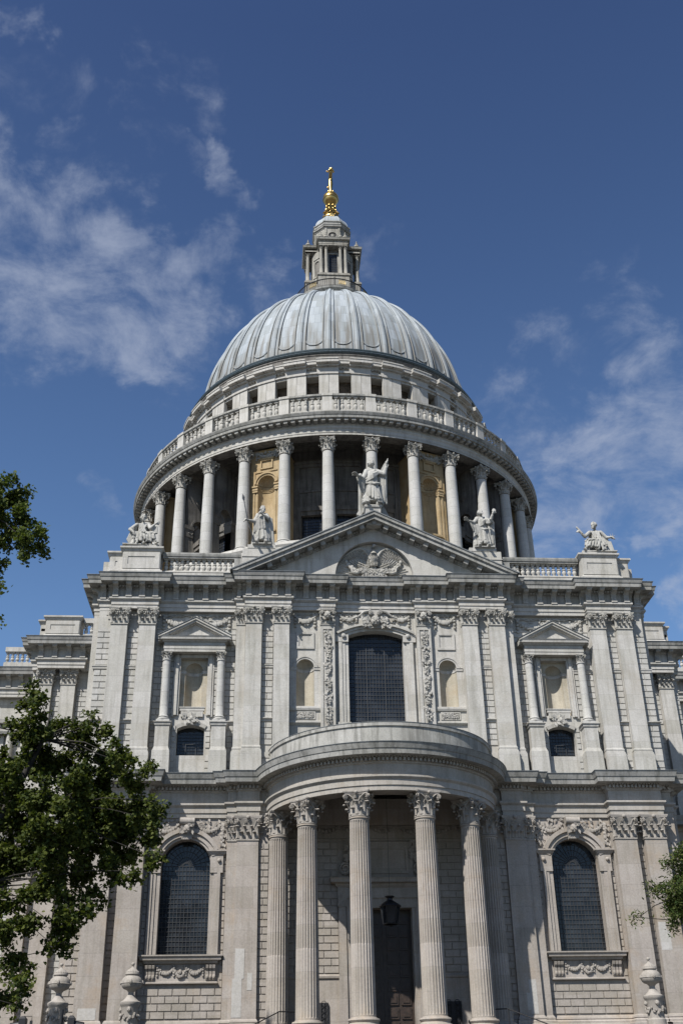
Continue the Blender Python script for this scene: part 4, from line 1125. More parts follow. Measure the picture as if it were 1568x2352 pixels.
# ---- porch
PO = empty('porch', (0,0,0), CATH)
w = MB()
ring = lambda r, z, i, n=72: (r*sin(-pi/2+pi*i/n), PC-r*cos(-pi/2+pi*i/n), z)
# soffit and inner face of the ring beam, ceiling
w.grid(lambda i, j: ring([7.02, 5.92, 5.92, 5.92][j], [17.345,17.345,18.3,18.3][j], i), 73, 3)
w.grid(lambda i, j: ring([5.92, 5.0, .01][j], [18.3,18.6,19.0][j], i), 73, 3)
w.box(-7.0, 7.0, .98, 1.35, 17.0, 18.6)
obj('ceiling', w, SL, PO)
w = MB()       # blocking course (parapet)
w.grid(lambda i, j: ring([7.05,7.02,7.0,7.08,7.08,6.6,6.6][j], [19.95,20.2,21.05,21.08,21.28,21.34,20.0][j], i), 73, 7)
obj('blocking_course', w, stone('rain_streaked_parapet_stone', (.36,.35,.325), (.49,.48,.45), (.25,.24,.22), .75, bw=1.5, bh=6, joint=.7, streak=.42), PO)
w = MB(); w.grid(lambda i, j: ring([7.10,7.10,6.58][j], [21.285,21.32,21.37][j], i), 73, 3); w.grid(lambda i, j: ring([6.6,.01][j], [20.4,20.7][j], i), 73, 2)
obj('lead_roofing', w, LF, PO)
# fluted columns
def flutes(r0, r1, z0, z1, zcab, nfl=24, seg=8):
    mb = MB(); N_ = nfl*seg
    def rad(z, a, cab):
        R_ = r0+(r1-r0)*max(0,(z-z0)/(z1-z0))**1.4
        ph = (a*nfl/(2*pi)) % 1; 
        if ph < .24: return R_
        u = (ph-.24)/.76; s_ = sin(pi*u)
        return R_-(.075*s_**.7 if not cab else .075*s_**.7*(1 if u<.13 or u>.87 else .62))
    zs = [z0, z0+.12, z0+.2, zcab-.08, zcab-.02, zcab+.02, zcab+.1, (zcab+z1)/2, z1-.22, z1-.12, z1]
    def fn(i, j):
        a = 2*pi*i/N_; z = zs[j]; R_ = r0+(r1-r0)*((z-z0)/(z1-z0))**1.4
        if j in (0, 1, 9, 10): r = R_
        elif 2 <= j <= 4: r = rad(z, a, True)
        elif j == 5: r = rad(z, a, False)
        else: r = rad(z, a, False)
        return (r*sin(a), -r*cos(a), z)
    mb.grid(fn, N_, len(zs), True)
    return mb
SHAFT = mesh('shaft', flutes(.645, .545, 0, 10.15, 3.55), SL, True, angle=28)
wb = MB(); wb.box(-.92,.92,-.92,.92,-1.2,-.52); wb.lathe([(.90,-.52),(.93,-.44),(.90,-.34),(.80,-.30),(.76,-.22),(.80,-.17),(.84,-.10),(.80,-.02),(.70,0),(.66,.05)], seg=32)
BASE = mesh('base', wb, SL, True)
wc = capital_round(.545, 1.40, 1.42); CAPR = mesh('capital', wc, SFL, True, angle=50)
wc = MB(); wc.lathe([(.545,0),(.60,.02),(.60,.09),(.55,.11)], seg=28); AST = mesh('astragal', wc, SL, True)
ZB = 5.72
for a in (-76.9,-46.77,-16.68,16.68,46.77,76.9):
    r = radians(a); C_ = empty('porch_column', (6.47*sin(r), PC-6.47*cos(r), ZB), CATH)
    C_.rotation_euler = (0,0,r)
    link('shaft', SHAFT, C_); link('base', BASE, C_); link('capital', CAPR, C_, (0,0,10.22)); link('astragal', AST, C_, (0,0,10.12))
w = MB()
w.lathe([(7.6,ZB-1.15),(7.75,ZB-1.2),(7.75,ZB-1.3)]+[q for k in range(12) for q in ((7.75+.36*k,ZB-1.3-.165*k),(7.75+.36*k+.001,ZB-1.3-.165*(k+1)))]+[(12.2,2.4)], (0,PC), 64, -pi/2, pi/2)
w.grid(lambda i, j: ring([7.6,.01][j], [ZB-1.15,ZB-1.15][j], i), 73, 2)
obj('steps', w, PAVE, PO)
w = MB(); w.lathe([(0.01,5.22),(7.5,5.22),(7.5,4.4)], (0,PC), 48, -pi/2, pi/2); obj('porch_floor', w, PAVE, PO)
# pedestals for outer columns / door surround
DR = empty('door', (0,0,0), CATH)
w = MB(); w.box(-1.72,1.72,2.0,2.12,5.2,12.15); w.box(-.03,.03,1.95,2.0,5.2,12.15)
for s in (-1, 1):
    for c in range(2):
        for r_ in range(9):
            x = s*(.22+.74*c); a, b = sorted((x, x+s*.58)); z = 5.4+r_*.74
            w.frust((a,b,1.93,2.0),(a,b,1.93,2.0), z, z+.6)
            w.box(a+.1,b-.1,1.89,1.93,z+.12,z+.48)
obj('door_leaf', w, BR, DR)
w = MB()
for s in (-1, 1):
    for (e0,e1,y0) in ((1.72,1.95,1.2),(1.95,2.2,1.12)):
        a, b = sorted((s*e0, s*e1)); w.box(a,b,y0,1.32,5.2,12.15)
w.box(-2.2,2.2,1.14,1.32,12.15,12.7); w.box(-2.3,2.3,1.05,1.32,12.7,13.3)
w.mould([(-2.75,1.32),(-2.75,1.0),(2.75,1.0),(2.75,1.32)], [(0,13.3),(.1,13.4),(.14,13.5),(.4,13.55),(.42,13.7),(.48,13.8),(0,13.86)]); w.box(-2.75,2.75,1.0,1.32,13.3,13.84)
w.box(-1.9,1.9,1.1,1.32,13.86,16.0); frame_rect(w,-1.6,1.6,14.1,15.7,.15,1.02,1.12)
obj('door_surround', w, SL, DR)
for s in (-1, 1):
    w = MB(); x = s*2.46
    w.frust((x-.25,x+.25,1.0,1.32),(x-.22,x+.22,1.05,1.32),5.2,12.2); 
    for k in range(10): leafbit(w, (x+random.uniform(-.2,.2), 1.0, 12.3+random.uniform(0,.8)), .3, random.Random(k))
    w.box(x-.26,x+.26,.98,1.32,12.2,13.3)
    volute(w, (s*2.25,1.05,14.4), .42, (0,-1,0), .3); w.tube([(s*2.2,1.1,14.8),(s*1.95,1.1,15.3),(s*2.0,1.1,16.0)], .16, 7)
    for k in range(20): leafbit(w, (s*2.0+random.uniform(-.25,.25), 1.05, 14.9+random.uniform(0,1.3)), .35, random.Random(k+50))
    obj('door_pilaster', w, SL, DR)
for s in (-1, 1):
    G = empty('grille', (0,0,0), CATH); x0, x1 = sorted((s*3.35, s*4.35))
    w = MB(); w.box(x0, x1, 1.2, 1.29, 5.2, 7.0); obj('opening', w, DK, G)
    w = MB()
    for k in range(6): w.box(x0+.02+(x1-x0-.06)*k/5, x0+.05+(x1-x0-.06)*k/5, 1.15, 1.18, 5.2, 7.0)
    for k in range(6):
        z = 5.45+.3*k; w.tube([(x0+.25+.14*sin(a), 1.16, z+.14*cos(a)) for a in [2*pi*i/10 for i in range(11)]], .015, 4); w.tube([(x1-.25+.14*sin(a), 1.16, z+.14*cos(a)) for a in [2*pi*i/10 for i in range(11)]], .015, 4)
    obj('ironwork', w, IR, G)
# festoon frieze inside porch
w = MB(); rnd = random.Random(8)
for k in range(7): swag(w, -6+1.75*k, -6+1.75*(k+1), 17.0, .35, 1.28, .12, rnd, 9, False)
obj('festoon', w, SFL, PO, True)

# ================================================================== WINGS (nave and choir)
for s in (-1, 1):
    WG = empty('wing', (0,0,0), CATH); WG['label'] = 'set back nave wall with paired pilasters and balustrade, left of the transept' if s < 0 else 'set back choir wall with paired pilasters and balustrade, right of the transept'
    def X(*l): return [(s*x, y) for x, y in (l if s > 0 else reversed(l))]
    w = MB()
    def bx(x0,x1,y0,y1,z0,z1):
        a, b = sorted((s*x0, s*x1)); w.box(a,b,y0,y1,z0,z1)
    bx(18.2,24.8,12.15,24,0,33.1); bx(24.6,70,18.3,30,0,33.1)
    WW = w
    w = MB()
    for za, zb_ in ((20,21.3),(21.7,23.2),(23.5,26.8),(27.1,29.8)):
        for x0, x1 in ((18.4,21.4),(22.6,23.2),(24.35,24.78)):
            a, b = sorted((s*x0, s*x1)); rust(w, a, b, za, zb_, 12.15)
        a, b = sorted((s*24.9, s*36)); rust(w, a, b, za, zb_, 18.3, hole=[tuple(sorted((s*26.9,s*31.5)))+(20,29.5)])
    for x0, x1 in ((18.9,21.4),(22.6,23.2),(24.35,24.78)):
        a, b = sorted((s*x0, s*x1)); rust(w, a, b, 6.2, 15.8, 12.15)
    a, b = sorted((s*24.9, s*36)); rust(w, a, b, 6.2, 15.8, 18.3, hole=[tuple(sorted((s*26.9,s*31.5)))+(8,15)])
    w.mi = [1]*len(w.f); WW.ext(w); obj('wall', WW, [ST, SRU], WG)
    for (x0, x1, y) in ((21.5,22.6,11.7),(23.23,24.33,11.7),(25.4,26.4,17.8),(32.5,33.6,17.8)):
        a, b = sorted((s*x0, s*x1))
        o = pilaster('pilaster', a, b, y, y+.5, Z1, 29.83, 31, None, ST, parent=CATH); flatcap(1.08,.4,1.15,True,o,(a+b)/2,y,29.82)
        w = MB(); w.box(a-.1, b+.1, y-.1, y+.5, 5, 15.9); o = obj('pilaster', w, SL, CATH); flatcap(1.3,.4,1.45,False,o,(a+b)/2,y-.1,15.87)
    wp = X(*WNG[:]); 
    w = MB(); w.mould(wp, OFF(arcprof)); w.mould(wp, OFF(friprof)); 
    o1 = obj('upper_entablature', w, ST, CATH)
    w = MB(); w.mould(wp, corprof); obj('cornice', w, SD, WG); w = MB(); w.mould(wp, [(.93,33.19),(.95,33.19),(.95,33.225),(-.2,33.34)]); obj('lead_capping', w, LF, WG)
    consoles([p for p in wp if abs(p[0]) < 40], o1)
    w = MB(); lw = X((18.8,11.55),(20.9,11.55),(24.5,11.55),(24.5,12.0),(24.9,12.0),(24.9,17.7),(70,17.7))
    w.mould(lw, OFF(la)); w.mould(lw, OFF(lf)); obj('lower_entablature', w, SL, WG); w = MB(); w.mould(lw, lc); obj('cornice', w, SD, WG)
    w = MB(); a, b = sorted((s*21.6, s*24.2)); pedestal_block(w, a, b, 11.5, 13.2, 33.25, 35.3); a, b = sorted((s*24.2, s*24.65)); pedestal_block(w, a, b, 11.9, 17.6, 33.25, 35.1)
    obj('parapet_pedestal', w, ST, WG)
    for (x0, x1, y) in ((18.6,21.4,12.1),(24.7,28.6,18.2),(29.4,34,18.2)):
        B = empty('balustrade', (0,0,0), CATH)
        w = MB(); a, b = sorted((s*x0, s*x1)); w.box(a,b,y-.3,y+.4,33.25,33.94); w.box(a,b,y-.25,y+.35,34.92,35.3); w.box(b-.3 if s<0 else a, b if s<0 else a+.3, y-.2,y+.3,33.9,34.95)
        n = int((x1-x0)/.40)
        for k in range(n):
            w.ext(baluster_mb(.98,.145), Matrix.Translation((s*(x0+.5+(x1-x0-.7)*k/(n-1)), y, 33.94)))
        obj('rail_and_balusters', w, ST, B)
    w = MB(); cx = s*29.2; yb = 18.3
    a, b = cx-2.5, cx+2.5; w.mould([(a,yb),(a,yb-.6),(b,yb-.6),(b,yb)],[(0,27.9),(.1,28.1),(.1,28.6),(.35,28.7),(.4,28.95),(0,29.0)]); w.pxz([(a-.4,28.98),(b+.4,28.98),(cx,30.4)], yb-.95, yb)
    for q in (-1,1): w.tube([(cx+q*1.9,yb-.3,23.2),(cx+q*1.9,yb-.3,27.9)], .27, 14); w.box(cx+q*1.9-.45,cx+q*1.9+.45,yb-.8,yb,20,23.2)
    w.box(cx-1.4,cx+1.4,yb-.15,yb,23.6,27.9)
    obj('aedicule', w, ST, WG)
    w = MB(); w.slab_hole(cx-2.2,cx+2.2,8,15.9,18.15,18.3,cx-1.46,cx+1.46,9.5,13.9,1.46); obj('window_frame', w, SL, WG)
    W1 = empty('window', (cx,16.98,0), CATH); glazing(W1, -1.46,1.46,9.57,13.9,1.46,1.28,14,18,fan=True)
    w = MB(); w.pxz([(s*24,33.1),(s*70,33.1),(s*70,36),(s*24,36)] , 26, 40); obj('roof', w, GRM, WG)

# ================================================================== DRUM
DRM = empty('drum', (0,YD,0), CATH)
NB = 32; DA = 2*pi/NB
w = MB()
w.lathe([(23.2,33),(23.2,40.5),(22.4,41),(22.0,44.2),(22.1,44.4),(22.0,44.7),(16.6,44.75)], seg=96)
obj('stylobate', w, ST, DRM, True, angle=30)
# inner wall with a rectangular window in each open bay
w = MB(); RI = 16.9
def arcpt(r, a): return (r*sin(a), -r*cos(a))
def cyl_patch(mb, r, a0, a1, z0, z1, n=4):
    mb.grid(lambda i, j: (*arcpt(r, a0+(a1-a0)*i/n), z0 if j == 0 else z1), n+1, 2)
def cyl_box(mb, r0, r1, a0, a1, z0, z1, n=3):
    """block bounded by two radii (r0 inner, r1 outer)"""
    P = []
    for i in range(n+1):
        a = a0+(a1-a0)*i/n; x0, y0 = arcpt(r0, a); x1, y1 = arcpt(r1, a)
        P += [(x0,y0,z0),(x1,y1,z0),(x1,y1,z1),(x0,y0,z1)]
    fs = [(0,3,2,1),(4*n,4*n+1,4*n+2,4*n+3)]
    for i in range(n):
        o = 4*i
        for k in range(4): fs.append((o+k, o+(k+1)%4, o+4+(k+1)%4, o+4+k))
    mb.add(P, fs)
for k in range(NB):
    a = k*DA; hw = 1.05/RI
    cyl_patch(w, RI, a+hw, a+DA-hw, 44.7, 58.2, 3)
    cyl_patch(w, RI, a-hw, a+hw, 44.7, 45.6, 2); cyl_patch(w, RI, a-hw, a+hw, 49.9, 58.2, 2)
    cyl_box(w, RI-.5, RI+.02, a-hw-.001, a-hw+.001, 45.6, 49.9, 1); cyl_box(w, RI-.5, RI+.02, a+hw-.001, a+hw+.001, 45.6, 49.9, 1)
    cyl_box(w, RI-.5, RI+.02, a-hw, a+hw, 49.88, 49.92, 1)
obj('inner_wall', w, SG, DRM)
w = MB()
for (z0, z1, d) in ((50.3,50.75,.12),(52.3,52.5,.10),(55.0,55.3,.18),(55.3,55.6,.3)): w.lathe([(RI,z0),(RI+d,z0),(RI+d,z1),(RI,z1)], seg=128)
for k in range(NB):
    a = k*DA; hw = 1.05/RI
    for q in (-1, 1): cyl_box(w, RI-.02, RI+.14, a+q*(hw+.008)-.008, a+q*(hw+.008)+.008, 45.4, 50.3, 1)
    a2 = a+DA/2; cyl_box(w, RI-.02, RI+.22, a2-.028, a2+.028, 44.7, 55.0, 2)
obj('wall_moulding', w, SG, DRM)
GLW = MB(); GLW.box(-1.05,1.05,-.02,.02,45.6,49.9)
glm = mesh('pane', GLW, GL)
gb = MB()
for i in range(1,8): gb.box(-1.05+2.1*i/8-.012, -1.05+2.1*i/8+.012, -.06, -.022, 45.6, 49.9)
for j in range(1,14): gb.box(-1.05,1.05,-.064,-.024,45.6+4.3*j/14-.012,45.6+4.3*j/14+.012)
gbm = mesh('glazing_bars', gb, BAR)
for k in range(-9, 10):
    if (k % 4) == 2: continue
    a = k*DA; r = RI-.45; W1 = empty('drum_window', (*arcpt(r,a),0), CATH); W1.location = (arcpt(r,a)[0], YD+arcpt(r,a)[1], 0); W1.rotation_euler = (0,0,a)
    link('pane', glm, W1); link('glazing_bars', gbm, W1)
# radial piers with an arched passage, one behind every column of the open bays
RP = MB()
RP.slab_hole(16.8, 20.0, 44.7, 55.9, -.38, .38, 17.55, 19.15, 44.75, 50.6, .8, seg=12)
# second face of the slab
q = MB(); q.slab_hole(16.8, 20.0, 44.7, 55.9, .38, -.38, 17.55, 19.15, 44.75, 50.6, .8, seg=12); RP.ext(q)
for yy in (-.44,.38):
    arch_band(RP, 18.35, 50.6, .8, 1.0, yy, yy+.06, 12)
for x0, x1 in ((16.9,17.6),(19.1,20.05)):
    RP.box(x0-.05,x1+.05,-.5,.5,50.2,50.55); RP.box(x0-.02,x1+.02,-.44,.44,49.4,50.2)
    for q_ in (-.46,.46):
        for j in range(3): leafbit(RP, (x0+.2*j+.1, q_, 49.8), .4, random.Random(j))
RP.ball((18.35,-.38,53.3), (.5,.08,.5), 14, 6); RP.ball((18.35,.38,53.3), (.5,.08,.5), 14, 6)
RPm = mesh('radial_pier', RP, SG)
SH = MB(); SH.lathe([(.58,0),(.58,.25),(.575,2.5),(.545,5.5),(.49,8.95),(.49,9.0)], seg=28)
SHm = mesh('shaft', SH, SC, True)
SB = MB(); SB.box(-.80,.80,-.80,.80,-.65,-.30); SB.lathe([(.76,-.30),(.79,-.2),(.74,-.12),(.66,-.08),(.65,-.02),(.70,.04),(.66,.12),(.59,.14)], seg=28)
SBm = mesh('base', SB, SC, True)
SCm = mesh('capital', capital_round(.50, 1.32, 1.42), SF, True, angle=50)
RC = 20.45
for k in range(NB):
    a = (k+.5)*DA; 
    m = (k % 4)          # niche bays are centred on k%4==2
    c = empty('drum_column', (arcpt(RC,a)[0], YD+arcpt(RC,a)[1], 45.35), CATH); c.rotation_euler = (0,0,a)
    link('shaft', SHm, c); link('base', SBm, c); link('capital', SCm, c, (0,0,9.05)); 
    if m in (0, 3): link('radial_pier', RPm, DRM, (0,0,0), (0,0,a-pi/2))
    # columns flanking a niche bay lean on the solid bay itself
# niche bays
def niche_bay():
    mb = MB(); mb.m = 0
    R_ = 19.75; hw = 1.62; y = -R_
    # local frame: bay centre looking to -Y
    mb.m = 0
    mb.slab_hole(-hw, hw, 44.7, 55.9, y, -16.8, -.80, .80, 47.2, 52.2, .80, seg=16)
    frame_rect(mb, -1.28, 1.28, 45.0, 53.6, .16, y-.08, y+.01)
    frame_rect(mb, -.62, .62, 53.75, 54.75, .13, y-.14, y+.01); mb.box(-.75,.75,y-.2,y,54.75,54.9)
    arch_band(mb, 0, 52.2, .82, 1.0, y-.10, y+.02); arch_band(mb, 0, 52.2, 1.0, 1.16, y-.20, y+.02)
    for q in (-1, 1):
        a, b = sorted((q*.82, q*1.36)); mb.box(a, b, y-.16, y+.02, 51.35, 51.85); mb.box(a-.04, b+.04, y-.24, y+.02, 51.85, 52.0); mb.box(a-.02,b+.02,y-.2,y+.02,51.55,51.65)
        a, b = sorted((q*.84, q*.98)); mb.box(a, b, y-.05, y+.02, 47.2, 51.3)
    mb.box(-1.0,1.0,y-.2,y+.02,47.0,47.18); frame_rect(mb, -.8,.8,45.6,46.8,.10,y-.06,y+.01)
    mb.m = 0
    mb.niche(0, y, 47.2, 52.2, .80, 16, scallop=.10)
    for i in range(3):
        mb.tube([(-.8*cos(pi*t/12), y+.8*sin(pi*t/12)*.98, 51.95-.16*i) for t in range(13)], .05, 5, False)
    mb.m = 1
    rnd = random.Random(4); st = len(mb.v)
    swag(mb, -1.0, 1.0, 55.5, .42, y-.08, .13, rnd, 11, True)
    for k in range(40): leafbit(mb, (rnd.uniform(-1.2,1.2), y-.1, rnd.uniform(54.9,55.6)), .34, rnd)
    return mb
NBm = mesh('niche_bay', niche_bay(), [SN, SF])
for k in range(NB):
    if k % 4 == 2: link('niche_bay', NBm, DRM, (0,0,0), (0,0,k*DA))
# half bays beside niches: side walls of the solid bay carry arches towards the open bays
w = MB()
w.lathe([(21.0,55.98),(19.9,55.98),(19.9,56.6),(16.8,56.9)], seg=128)       # soffit
obj('colonnade_ceiling', w, SG, DRM, False)
NSEG = 256
circ = lambda r, n=NSEG: [(r*sin(2*pi*i/n), -r*cos(2*pi*i/n)) for i in range(n)]
RFZ = 20.92
w = MB()
w.mould(circ(RFZ), [(0,55.98),(0,56.26),(.04,56.26),(.04,56.58),(.1,56.66),(.14,56.74),(.14,56.84),(0,56.9),(0,57.25),(.06,57.3)], True)
obj('drum_architrave', w, ST, DRM)
DCM = w = MB(); w.mould(circ(RFZ), [(0,57.25),(.08,57.3),(.10,57.42),(.78,57.45),(.80,57.72),(.85,57.74),(.94,57.95),(.96,58.02),(-.2,58.12),(-4.5,58.2)], True)
for k in range(NB*6):
    a = 2*pi*(k+.5)/(NB*6); cyl_box(w, RFZ+.02, RFZ+.66, a-.0085, a+.0085, 57.20, 57.44, 1); cyl_box(w, RFZ+.02, RFZ+.70, a-.0095, a+.0095, 57.42, 57.47, 1)
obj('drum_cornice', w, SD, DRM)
# stone gallery parapet: pier at each column, panel of balusters between
RB = 20.62
w = MB(); w.mould(circ(RB+.28), [(0,58.0),(.08,58.1),(.08,58.5),(0,58.6),(0,58.72),(-.55,58.72),(-.55,58.1)], True)
obj('gallery_plinth', w, ST, DRM)
gal = MB()
def gbox(mb, a0, a1, r0, r1, z0, z1, n=3): cyl_box(mb, r0, r1, a0, a1, z0, z1, n)
pier_a = .46/RB
GP = MB(); gbox(GP, -DA/2+pier_a, DA/2-pier_a, RB-.26, RB+.24, 60.32, 60.42); gbox(GP, -DA/2+pier_a, DA/2-pier_a, RB-.32, RB+.32, 60.42, 60.62)
GPm = mesh('gallery_rail', GP, SD)
PR = MB(); gbox(PR, -pier_a, pier_a, RB-.3, RB+.30, 58.7, 60.4, 2); gbox(PR, -pier_a*1.12, pier_a*1.12, RB-.38, RB+.38, 60.4, 60.66, 2)
PRm = mesh('gallery_pier', PR, ST)
BALm2 = mesh('baluster', baluster_mb(1.62, .17), ST, True)
nbal = 5
for k in range(NB):
    a = k*DA; kk = (k+16) % 32-16
    B = empty('gallery_balustrade', (0,YD,0), CATH); B.rotation_euler = (0,0,a)
    link('gallery_rail', GPm, B); link('gallery_pier', PRm, B, (0,0,0), (0,0,DA/2))
    w = MB()
    if abs(kk) <= 7:
        for j in range(nbal):
            aj = (j-(nbal-1)/2)*(DA-2*pier_a)/(nbal)*.98
            link('baluster', BALm2, B, (RB*sin(aj), -RB*cos(aj), 58.72), (0,0,aj))
    else:
        if 'GBM' not in cap_cache:
            for j in range(nbal):
                aj = (j-(nbal-1)/2)*(DA-2*pier_a)/(nbal)*.98; w.ext(baluster_mb(1.62,.17), Matrix.Translation((RB*sin(aj), -RB*cos(aj), 58.72)))
            cap_cache['GBM'] = mesh('balusters', w, ST)
        link('balusters', cap_cache['GBM'], B)

# ================================================================== ATTIC
ATT = empty('attic', (0,YD,0), CATH)
RA = 16.15
AT = MB()
hwn = .93/RA
# one bay: wall with square window, blind pilasters either side of the bay joint
cyl_patch(AT, RA, -DA/2, -hwn, 58.1, 66.9, 2); cyl_patch(AT, RA, hwn, DA/2, 58.1, 66.9, 2); cyl_patch(AT, RA, -hwn, hwn, 58.1, 63.75, 2); cyl_patch(AT, RA, -hwn, hwn, 65.95, 66.9, 2)
cyl_box(AT, RA-.9, RA-.01, -hwn-.0005, -hwn, 63.75, 65.95, 1); cyl_box(AT, RA-.9, RA-.01, hwn, hwn+.0005, 63.75, 65.95, 1); cyl_box(AT, RA-.9, RA-.01, -hwn, hwn, 63.74, 63.75, 1); cyl_box(AT, RA-.9, RA-.01, -hwn, hwn, 65.95, 65.96, 1)
for q in (-1, 1):
    cyl_box(AT, RA-.02, RA+.12, q*(hwn+.010)-.010, q*(hwn+.010)+.010, 63.6, 66.1, 1)
    cyl_box(AT, RA-.02, RA+.42, q*(DA/2-.030)-.028, q*(DA/2-.030)+.030, 58.3, 66.35, 2)
    cyl_box(AT, RA-.02, RA+.52, q*(DA/2-.030)-.033, q*(DA/2-.030)+.030, 66.1, 66.35, 2)
cyl_box(AT, RA-.02, RA+.26, -hwn-.020, hwn+.020, 65.97, 66.22, 3); cyl_box(AT, RA-.02, RA+.44, -hwn-.026, hwn+.026, 66.22, 66.377, 3)
cyl_box(AT, RA-.02, RA+.18, -hwn-.020, hwn+.020, 63.5, 63.74, 3)
for (z0, z1, d, dp) in ((66.38,66.95,.10,.45),(66.95,67.15,.34,.72),(67.15,67.48,.74,1.12),(67.48,67.60,.80,1.18)):
    cyl_box(AT, RA-.1, RA+d, -DA/2, DA/2, z0, z1, 6)
    for q in (-1, 1): cyl_box(AT, RA-.1, RA+dp, q*(DA/2-.032)-.038, q*(DA/2-.032)+.031, z0-.004, z1+.004, 3)
AO = MB(); cyl_box(AO, RA-1.0, RA-.85, -hwn*1.05, hwn*1.05, 64.1, 66.0, 2); AOm = mesh('shutter', AO, simple('brown_opening_boards', (.10,.075,.05), .8, 0, .5, 5))
DT = MB()
for j in range(9):
    a = -DA/2+DA*(j+.5)/9; cyl_box(DT, RA+.1, RA+.30, a-.0065, a+.0065, 66.84, 66.99, 1)
AT.ext(DT)
ATm = mesh('attic_bay', AT, ST)
for k in range(NB):
    o = link('attic_bay', ATm, ATT, (0,0,0), (0,0,k*DA)); link('shutter', AOm, ATT, (0,0,0), (0,0,k*DA))
w = MB(); w.mould(circ(RA), [(.70,67.60),(.60,67.64),(.45,67.72),(.45,68.35),(.52,68.4),(.52,68.55),(-.3,68.6)], True); obj('blocking_course', w, SG, ATT)
w = MB(); w.mould(circ(RA), [(.40,68.55),(.62,68.62),(.70,68.75),(.62,68.88),(.35,68.92),(.3,69.05),(.42,69.12),(.46,69.24),(.38,69.33),(-.4,69.4)], True); obj('lead_gutter', w, simple('dark_lead_gutter', (.055,.075,.085), .4, .2, .3), ATT)

# ================================================================== DOME
DOM = empty('dome', (0,YD,0), CATH)
DA_, DB_, DZ = 15.30, 18.55, 68.3
def drad(z): return DA_*sqrt(max(0, 1-((z-DZ)/DB_)**2))
ZT = 86.0
w = MB(); NAZ = 32*20; NZ = 84
def domefn(i, j):
    t = j/(NZ-1); ph0 = math.asin((69.3-DZ)/DB_); ph1 = math.asin((ZT-DZ)/DB_)
    ph = ph0+(ph1-ph0)*t; z = DZ+DB_*sin(ph); r = DA_*cos(ph)
    a = 2*pi*i/NAZ; u = ((a/DA+.5) % 1)-.5        # -0.5..0.5, panel centred on 0
    s_arc = (ph-ph0)*17.5                         # metres along meridian (approx)
    hw = .315
    # recessed panel with rounded foot starting about 1.1 m above the gutter
    du = abs(u); width = r*DA; half = hw*width
    foot = 2.35
    inside = 0
    if du < hw:
        need = foot-sqrt(max(0, 1-(du/hw)**2))*min(half, 1.35)
        if s_arc > need: inside = 1
    rr = r
    if not inside: rr += .10
    return (rr*sin(a), -rr*cos(a), z)
w.grid(domefn, NAZ, NZ, True)
w.lathe([(drad(ZT)+.1,ZT),(4.3,86.15),(.5,86.5)], seg=64)
obj('dome_shell', w, LD, DOM, True, recalc=False, angle=35)
# ribs: a broad roll between two slim rolls
RB_ = MB()
for (off, wd, ht) in ((0,.30,.25),(-.31,.08,.12),(.31,.08,.12)):
    vs = []; n = 40; m = 7
    for j in range(n+1):
        ph0 = math.asin((69.3-DZ)/DB_); ph1 = math.asin((ZT-DZ)/DB_)
        ph = ph0+(ph1-ph0)*j/n; z = DZ+DB_*sin(ph); r = DA_*cos(ph)+.08; width = r*DA
        nn = Vector((0,-cos(ph)/DA_, sin(ph)/DB_)).normalized()
        sc = .45+.55*min(1, width/3.0)
        for i in range(m):
            t = pi*i/(m-1); x = off*width*.62-cos(t)*wd*sc*(width/3.08)**.3; h = sin(t)**.75*ht*sc
            p = Vector((x, -r, z))+nn*h; vs.append(p)
    RB_.add(vs, [(j*m+i, j*m+i+1, (j+1)*m+i+1, (j+1)*m+i) for j in range(n) for i in range(m-1)])
# roll bordering the rounded foot of the panel to the right of this rib
ph0 = math.asin((69.3-DZ)/DB_)
def dome_at(aa, s_arc, lift):
    ph = ph0+s_arc/17.5; r = DA_*cos(ph)+lift; return (r*sin(aa), -r*cos(aa), DZ+DB_*sin(ph))
pts = []
for i in range(21):
    q = -1+2*i/20; 
    half = .315*DA_*DA; sarc = 2.35-sqrt(max(0,1-q*q))*min(half,1.35); pts.append(dome_at(DA/2+q*.315*DA, sarc, .12))
RB_.tube(pts, .06, 5)
RBm = mesh('dome_rib', RB_, LD, True)
for k in range(NB): link('dome_rib', RBm, DOM, (0,0,0), (0,0,(k+.5)*DA))

# ================================================================== LANTERN
LN = empty('lantern', (0,YD,0), CATH)
w = MB(); w.lathe([(4.15,85.6),(4.15,86.8),(4.35,86.9),(4.25,87.2),(4.5,87.4),(4.72,87.55),(4.78,87.8),(4.6,87.86),(0.1,87.9)], seg=64); obj('gallery_floor', w, SD, LN, True, angle=30)
# golden gallery railing
GR = MB()
for z, r_ in ((87.95,.05),(88.95,.07)): GR.tube([(4.6*sin(2*pi*i/48), -4.6*cos(2*pi*i/48), z) for i in range(49)], r_, 6, False)
for i in range(128):
    a = 2*pi*i/128
    rr = .028 if i % 16 else .07
    GR.tube([(4.6*sin(a), -4.6*cos(a), 87.9), (4.6*sin(a), -4.6*cos(a), 89.0 if i % 16 else 89.15)], rr, 5)
obj('gallery_railing', GR, IR, LN)
GR = MB()
for c in range(16):
    for q in (-.075,-.025,.025,.075):
        a = 2*pi*(c+.5)/16+q
        if c % 2: continue
        GR.tube([(4.62*sin(a+.02*cos(t)), -4.62*cos(a+.02*cos(t)), 88.45+.32*sin(t)) for t in [2*pi*i/8 for i in range(9)]], .035, 4, False)
obj('gilt_scrolls', GR, GI, LN)
def rot4(fn, name, mats, smooth=False, parent=LN):
    mb = MB(); fn(mb); me = mesh(name, mb, mats, smooth)
    for k in range(4): link(name, me, parent, (0,0,0), (0,0,k*pi/2))
w = MB(); w.box(-2.35,2.35,-2.35,2.35,87.9,96.4)
